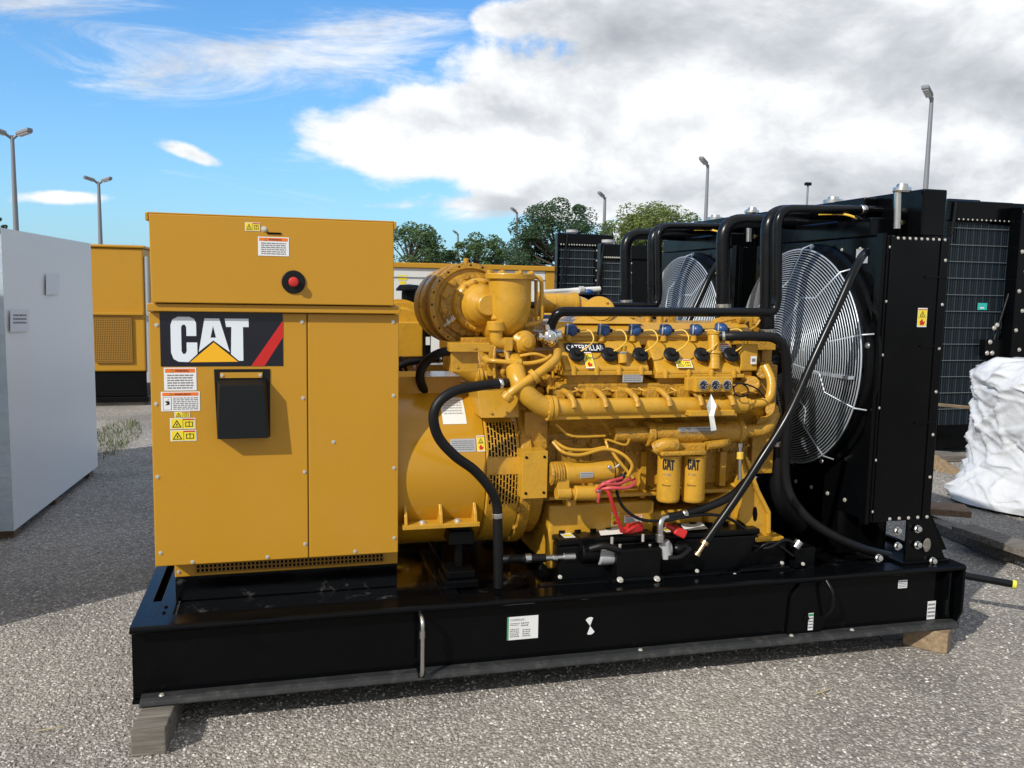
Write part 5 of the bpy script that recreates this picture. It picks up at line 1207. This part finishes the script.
def plank(pa, pb, w, h, label, m='wood_grey', name='wooden_beam', cat='beam'):
    pa, pb = Vector(pa), Vector(pb); c = (pa+pb)/2; at0(c); d = (pb-pa)/2; up_ = Vector((0, 0, 1)); s = up_.cross(d).normalized(); up2 = d.cross(s).normalized()*(1)
    b = MB(m); b.obox(c, d, s*w/2, up2*h/2); return tag(b.build(name, None, .004), label, cat, 'loose timber around the wrapped load')
plank(PZ(962, 528, .13), PZ(1080, 568, .13), .17, .045, 'thick weathered board end lying in front of the wrapped load, nearest the camera')
plank(PZ(966, 533, .08), PZ(1080, 575, .08), .09, .085, 'dark beam directly under the nearest weathered board')
plank(PZ(922, 519, .04), PZ(1012, 556, .04), .11, .07, 'long grey beam on the gravel behind the nearest board, reaching toward the skid corner')
plank(PZ(918, 507, .12), PZ(968, 511, .12), .24, .045, 'brown board lying flat under the trailing foot of the film', 'wood_brown')
plank(P(930, 459, 3.6), P(962, 479, 3.3), .05, .12, 'orange-brown board leaning left of the wrapped load', 'wood_tan')
plank(P(930, 404, 3.9), P(975, 408, 3.9), .04, .03, 'pale batten lying high against the black radiator behind the wrapped load', 'wood_tan')
plank(P(915, 486, 3.6), P(962, 489, 3.6), .3, .10, 'dark board under the leaning one, left of the wrapped load', 'wood_grey')
plank(P(925, 455, 4.0), P(960, 457, 4.0), .3, .06, 'flat grey board on top of the stack left of the wrapped load', 'wood_grey')
# ------------------------------------------------------------------ street lamps
def lamp(x, ytop, Y, label, double=False, side=-1, rad=.09, small=False):
    t = P(x, ytop, Y); T = thing('street_lamp', (t.x, Y, 0), label, 'street lamp', 'tall lamps around the yard')
    b = MB('lamp_grey'); b.cyl((t.x, Y, 0), (t.x, Y, t.z-.1), rad*1.5, rad*.75, n=12); b.build('pole', T)
    for s in ((-1, 1) if double else (side,)):
        if small: a, e = Vector((t.x-.15, Y, t.z-.1)), Vector((t.x+.15, Y, t.z-.1))
        b = MB('lamp_grey'); p0 = Vector((t.x, Y, t.z-.25)); k_ = .8 if double else .5; p1 = Vector((t.x+s*.35*k_, Y-.05, t.z-.02)); b.tube([p0, p1], rad*.6, 8); b.build('arm', T)
        b = MB('lamp_grey'); d = Vector((s*.42*(.66 if double else .62), -.15, .14 if not double else .08)); u_ = Vector((0, 0, .09)); w_ = Vector((-d.y, d.x, 0)).normalized()*.16
        c_ = p1+d*.8; b.obox(c_, d, w_, u_); h_ = b.build('lamp_head', T, .05, 3)
        b = MB('lamp_lens'); b.obox(c_-Vector((0, 0, .1)), d*.8, w_*.8, Vector((0, 0, .01))); b.build('lens', h_)
    return T
lamp(12, 133, 38, 'double-headed lamp post at the far left, above the white crate', True, rad=.10)
lamp(98.5, 180, 57, 'double-headed lamp post above the yellow enclosure', True, rad=.12)
lamp(458, 233, 100, 'shortest, most distant lamp post above the small round tree', rad=.15)
lamp(517, 211, 76, 'single lamp post at the left edge of the large dark tree', rad=.14)
lamp(605, 196, 62, 'single lamp post right of the large dark tree', rad=.14)
lamp(708, 163, 45, 'single lamp post above the black pipe arches', rad=.11)
lamp(932, 95, 29, 'tall thick lamp post at the right, rising above the black radiator', rad=.105)
T = thing('floodlight_post', (P(808, 190, 20).x, 20, 0), 'small floodlight on a thin post above the radiator tank', 'floodlight')
p = P(808, 184, 20); b = MB('lamp_grey'); b.cyl((p.x, 20, 0), (p.x, 20, p.z), .03, n=10); b.build('pole', T)
b = MB('black_satin'); b.obox(p, (.09, 0, 0), (0, .06, 0), (0, 0, .045)); b.build('lamp_head', T, .01)

# ------------------------------------------------------------------ trees
def tree(px, ytop, hw, Y, leaf, label, nleaf=5200, seed=0, ybase=None, lean=1.0, lsz=None):
    rnd = random.Random(seed); t = P(px, ytop, Y); H_ = t.z; rx = M(hw, t)
    T = thing('tree', (t.x, Y, 0), label, 'tree', 'trees beyond the yard')
    b = MB('bark'); ht = H_*.55
    b.tube(spline([(t.x, Y, 0), (t.x+.1, Y, ht*.5), (t.x-.05, Y, ht), (t.x+.1, Y, H_*.8)], 4), [max(.05, H_*.035*(1-i/14)) for i in range(13)], 8)
    lobes = []
    for k in range(60):
        a = rnd.random()*6.28; v = rnd.random()**.9; zz = H_*(.16+.74*v); w = math.sin(math.pi*min(1, max(.10, (1-v)*.58+.2)))
        q = Vector((t.x+math.cos(a)*rx*1.0*w*rnd.random()**.4, Y+math.sin(a)*rx*.9*w*rnd.random()**.4, zz)); lobes.append((q, rx*rnd.choice((.12, .18, .26, .32, .38))*rnd.uniform(.85, 1.15)))
        b.tube([Vector((t.x, Y, H_*.3+.4*(zz-H_*.3))), q], [H_*.012, H_*.004], 5)
    lobes.append((Vector((t.x, Y, H_*.93)), rx*.25))
    b.build('trunk', T)
    b = MB(leaf); b._m(leaf); ls = lsz or M(1.25, t)
    for i in range(int(nleaf*2.3)):
        q, r = rnd.choice(lobes)
        while True:
            d = Vector((rnd.uniform(-1, 1), rnd.uniform(-1, 1), rnd.uniform(-1, 1)))
            if .05 < d.length < 1: break
        d = d.normalized()*(d.length**.45); p = q+Vector((d.x*r, d.y*r, d.z*r*.72)); 
        if p.z > H_: p.z = H_-rnd.random()*.3
        n1 = Vector((rnd.uniform(-1, 1), rnd.uniform(-1, 1), rnd.uniform(-1, 1))).normalized(); u, w = perp(n1); s = ls*rnd.uniform(.4, 1.25); w = w*s*.6; u = u*s
        o = len(b.v); b.v += [p-u, p+w, p+u, p-w]; b.f.append([o, o+1, o+2, o+3]); b.mi.append(0); b.sm.append(False)
    b.build('crown', T)
tree(410, 221, 36, 60, 'leaf_mid', 'grey-green tree just right of the big yellow cabinet', 7000, 1)
tree(476, 232, 32, 62, 'leaf_mid', 'small round green tree behind the turbocharger', 6500, 2)
tree(440, 250, 14, 66, 'leaf_dark', 'low bush between the grey-green tree and the small round tree', 1500, 12)
tree(503, 248, 14, 70, 'leaf_dark', 'low dark tree between the round tree and the large dark tree', 1500, 13)
tree(560, 197, 46, 50, 'leaf_dark', 'large dark green tree, the tallest behind the engines', 13000, 3)
tree(535, 222, 22, 52, 'leaf_dark', 'dark tree attached to the left of the large dark tree', 7000, 33)
tree(622, 215, 27, 58, 'leaf_light', 'yellow-green tree left of the tall middle lamp post', 3500, 4)
tree(656, 203, 44, 58, 'leaf_light', 'broad yellow-green tree behind the pipe arches', 12000, 5)
tree(692, 210, 28, 62, 'leaf_mid', 'green conical tree beside the middle lamp post', 3500, 6)
tree(752, 205, 26, 70, 'leaf_light', 'distant pale green tree just right of the middle lamp post', 2600, 7)
tree(-6, 203, 16, 40, 'leaf_dark', 'dark tree cut by the left edge of the photo', 3000, 8)
tree(134, 243, 16, 50, 'leaf_mid', 'tree whose tip shows above the yellow enclosure', 1500, 9)
tree(333, 213.5, 6, 50, 'leaf_dark', 'tree whose pointed tip shows above the cabinet roof', 1500, 10)
# far hedge line low on the horizon
T = thing('hedge', (20, 90, 0), 'long dark hedge far behind at the horizon', 'hedge')
b = MB('leaf_dark'); b._m('leaf_dark'); rnd = random.Random(77)
for i in range(16000):
    x = rnd.uniform(-60, 120); h = 2.2+noise.noise(Vector((x*.15, 0, 0)))*1.6+noise.noise(Vector((x*.7, 3, 0)))*.6
    p = Vector((x, 90+rnd.uniform(-1.5, 1.5), rnd.random()**.6*max(.6, h))); n1 = Vector((rnd.uniform(-1, 1), rnd.uniform(-1, 1), rnd.uniform(-1, 1))).normalized(); u, w = perp(n1); s = rnd.uniform(.15, .4); w = w*s; u = u*s
    o = len(b.v); b.v += [p-u, p+w, p+u, p-w]; b.f.append([o, o+1, o+2, o+3]); b.mi.append(0); b.sm.append(False)
b.build('foliage', T); b = MB('bark')
for i in range(60): x = -60+i*3; b.cyl((x, 90, 0), (x, 90, 1.2), .08, n=6)
b.build('stems', T)

# ------------------------------------------------------------------ light
SD = Vector((1.5, 1.0, 0)).normalized(); EL = R(36)
dirv = Vector((SD.x*math.cos(EL), SD.y*math.cos(EL), -math.sin(EL)))
ld = D.lights.new('sun', 'SUN'); lo = D.objects.new('sun', ld); COL.objects.link(lo)
ld.energy = 3.3; ld.angle = R(.7); ld.color = (1.0, .95, .87); lo.rotation_euler = dirv.to_track_quat('-Z', 'Y').to_euler(); lo.location = (-5, -6, 6)
w = D.worlds.new('World'); scene.world = w; w.use_nodes = True; N = w.node_tree.nodes; L = w.node_tree.links
bg = N['Background']; sky = N.new('ShaderNodeTexSky'); sky.sky_type = 'NISHITA'; sky.sun_disc = False; sky.sun_elevation = EL; sky.sun_rotation = math.atan2(-SD.x, -SD.y)
sky.air_density = 1.0; sky.dust_density = .6; sky.ozone_density = 2.0
bg.inputs[1].default_value = .15
tc = N.new('ShaderNodeTexCoord')
def math_(op, a, b=None, c=None, clamp=False):
    n = N.new('ShaderNodeMath'); n.operation = op; n.use_clamp = clamp
    for i, v in enumerate((a, b, c)):
        if v is None: continue
        if isinstance(v, (int, float)): n.inputs[i].default_value = v
        else: L.new(v, n.inputs[i])
    return n.outputs[0]
def vdot(v):
    n = N.new('ShaderNodeVectorMath'); n.operation = 'DOT_PRODUCT'; L.new(tc.outputs['Generated'], n.inputs[0]); n.inputs[1].default_value = v; return n.outputs['Value']
hf = Vector((math.sin(ya), math.cos(ya), 0)); hr = Vector((math.cos(ya), -math.sin(ya), 0))
fz = math_('MAXIMUM', vdot(hf), .05); U = math_('DIVIDE', vdot(hr), fz); dz = vdot((0, 0, 1)); V = math_('DIVIDE', dz, fz)
# clouds lie in flat layers: noise on a plane overhead
zc = math_('ADD', math_('MAXIMUM', dz, 0.0), .16)
sx = math_('DIVIDE', vdot((1, 0, 0)), zc); sy = math_('DIVIDE', vdot((0, 1, 0)), zc)
cb = N.new('ShaderNodeCombineXYZ'); L.new(sx, cb.inputs[0]); L.new(sy, cb.inputs[1])
def nz(scale, det, rough, off, dist=.0):
    mp = N.new('ShaderNodeMapping'); mp.inputs['Location'].default_value = off; L.new(cb.outputs[0], mp.inputs[0])
    n = N.new('ShaderNodeTexNoise'); n.inputs['Scale'].default_value = scale; n.inputs['Detail'].default_value = det; n.inputs['Roughness'].default_value = rough; n.inputs['Distortion'].default_value = dist
    L.new(mp.outputs[0], n.inputs['Vector']); return n.outputs['Fac']
def vnoise(sc, scale, det, rough, off=(0, 0, 0), dist=0.0):
    mp = N.new('ShaderNodeMapping'); mp.inputs['Scale'].default_value = sc; mp.inputs['Location'].default_value = off; L.new(tc.outputs['Generated'], mp.inputs[0])
    n = N.new('ShaderNodeTexNoise'); n.inputs['Scale'].default_value = scale; n.inputs['Detail'].default_value = det; n.inputs['Roughness'].default_value = rough; n.inputs['Distortion'].default_value = dist
    L.new(mp.outputs[0], n.inputs['Vector']); return n.outputs['Fac']
n1 = vnoise((1, 1, 1.9), 3.4, 14, .60, (.7, .3, .2), .25); n1s = vnoise((1, 1, 1.9), 3.4, 14, .60, (.68, .29, .26), .25)
n2 = vnoise((1, 1, 1.8), 10, 8, .6, (3, 1, 2), .3); n3 = vnoise((1, 1, 2.2), 2.2, 5, .5, (5, 2, 1))
n4 = vnoise((1, 1, 5.0), 3.0, 12, .68, (1, 4, 2), 1.2)
def blob(u0, v0, su, sv, amp, rot=0):
    du = math_('SUBTRACT', U, u0); dv = math_('SUBTRACT', V, v0)
    if rot:
        c, s = math.cos(rot), math.sin(rot); a = math_('ADD', math_('MULTIPLY', du, c), math_('MULTIPLY', dv, s)); b_ = math_('SUBTRACT', math_('MULTIPLY', dv, c), math_('MULTIPLY', du, s)); du, dv = a, b_
    q = math_('ADD', math_('POWER', math_('ABSOLUTE', math_('DIVIDE', du, su)), 2), math_('POWER', math_('ABSOLUTE', math_('DIVIDE', dv, sv)), 2))
    return math_('MULTIPLY', math_('EXPONENT', math_('MULTIPLY', q, -1)), amp)
def px2uv(x, y):
    d = ray(x, y); return d.dot(hr)/d.dot(hf), d.z/d.dot(hf)
def pblob(x, y, wx, wy, amp, rot=0): u_, v_ = px2uv(x, y); return blob(u_, v_, wx/FPX, wy/FPX, amp, rot)
def addall(ts):
    r_ = ts[0]
    for t_ in ts[1:]: r_ = math_('ADD', r_, t_)
    return r_
bias = addall([pblob(900, 90, 430, 200, .74), pblob(610, 140, 200, 62, .56), pblob(400, 135, 130, 36, .48), pblob(680, 40, 140, 40, .22), pblob(188, 153, 46, 12, .70, -.3), pblob(66, 197, 52, 9, .55), pblob(500, 18, 34, 10, .4), pblob(470, 205, 60, 10, .42), pblob(370, 206, 40, 6, .3), pblob(820, 178, 200, 30, .3)])
back = math_('MULTIPLY', math_('SUBTRACT', .35, vdot(hf), clamp=True), 2.0)     # unseen cloud behind the camera, added and thickened for neutral fill light
cov = math_('SUBTRACT', addall([math_('MULTIPLY', math_('SUBTRACT', n1, .5), 1.7), math_('MULTIPLY', math_('SUBTRACT', n2, .5), .35), bias, back, math_('MULTIPLY', math_('SUBTRACT', dz, .45, clamp=True), 1.1)]), .34)  # height term adds unseen overhead cloud, taking blue out of fill and reflections
relief = math_('MULTIPLY', math_('SUBTRACT', n1s, n1), 3.6)
def mrange(v, a, b_, c=0, d=1, smooth=True):
    n = N.new('ShaderNodeMapRange'); n.interpolation_type = 'SMOOTHSTEP' if smooth else 'LINEAR'; L.new(v, n.inputs[0])
    for i, x in zip((1, 2, 3, 4), (a, b_, c, d)): n.inputs[i].default_value = x
    return n.outputs[0]
mask = mrange(cov, .0, .20)
cirrus = math_('MULTIPLY', mrange(math_('ADD', n4, addall([pblob(300, 55, 190, 40, .24, .12), pblob(50, 2, 120, 16, .26), pblob(480, 210, 60, 10, .3), pblob(100, 60, 90, 30, .04)])), .56, .86), .85)
mask = math_('MAXIMUM', mask, cirrus)
thick = mrange(addall([math_('MULTIPLY', math_('SUBTRACT', n3, .5), 1.5), math_('MULTIPLY', cov, .5), math_('MULTIPLY', math_('SUBTRACT', n2, .5), .5)]), -.15, .75)
grey_bias = addall([pblob(900, 25, 380, 60, .20), pblob(500, 118, 60, 16, .3), pblob(640, 195, 120, 10, .2)])
white_bias = addall([pblob(188, 153, 60, 20, .5), pblob(66, 197, 60, 20, .3), pblob(480, 150, 120, 30, .35), pblob(710, 90, 90, 28, .35), pblob(420, 150, 120, 40, .15)])
th2 = math_('SUBTRACT', addall([math_('MULTIPLY', thick, .65), relief, grey_bias]), white_bias, clamp=True)
cr = N.new('ShaderNodeValToRGB'); e = cr.color_ramp.elements; e[0].position = 0; e[0].color = (5.0, 5.1, 5.2, 1); e[1].position = 1; e[1].color = (2.3, 2.45, 2.7, 1); q = e.new(.45); q.color = (3.5, 3.65, 3.85, 1)
L.new(th2, cr.inputs[0])
hs = N.new('ShaderNodeHueSaturation'); hs.inputs['Saturation'].default_value = 1.12; hs.inputs['Value'].default_value = 1.0; L.new(sky.outputs[0], hs.inputs['Color'])
mx = N.new('ShaderNodeMix'); mx.data_type = 'RGBA'; L.new(mask, mx.inputs[0]); tint = N.new('ShaderNodeMix'); tint.data_type = 'RGBA'; tint.blend_type = 'MULTIPLY'; tint.inputs[0].default_value = 1; tint.inputs[7].default_value = (.46, .78, 1.0, 1); L.new(hs.outputs[0], tint.inputs[6]); hz = N.new('ShaderNodeMix'); hz.data_type = 'RGBA'; hz.inputs[7].default_value = (2.0, 3.1, 4.0, 1); L.new(math_('MULTIPLY', math_('EXPONENT', math_('MULTIPLY', math_('MAXIMUM', dz, 0.0), -7.5)), .85), hz.inputs[0]); L.new(tint.outputs[2], hz.inputs[6]); L.new(hz.outputs[2], mx.inputs[6]); L.new(cr.outputs[0], mx.inputs[7])
L.new(mx.outputs[2], bg.inputs[0])
vs = scene.view_settings; vs.view_transform = 'Standard'; vs.look = 'None'; vs.exposure = .42; vs.gamma = 1; vs.use_curve_mapping = False
scene.cycles.max_bounces = 8
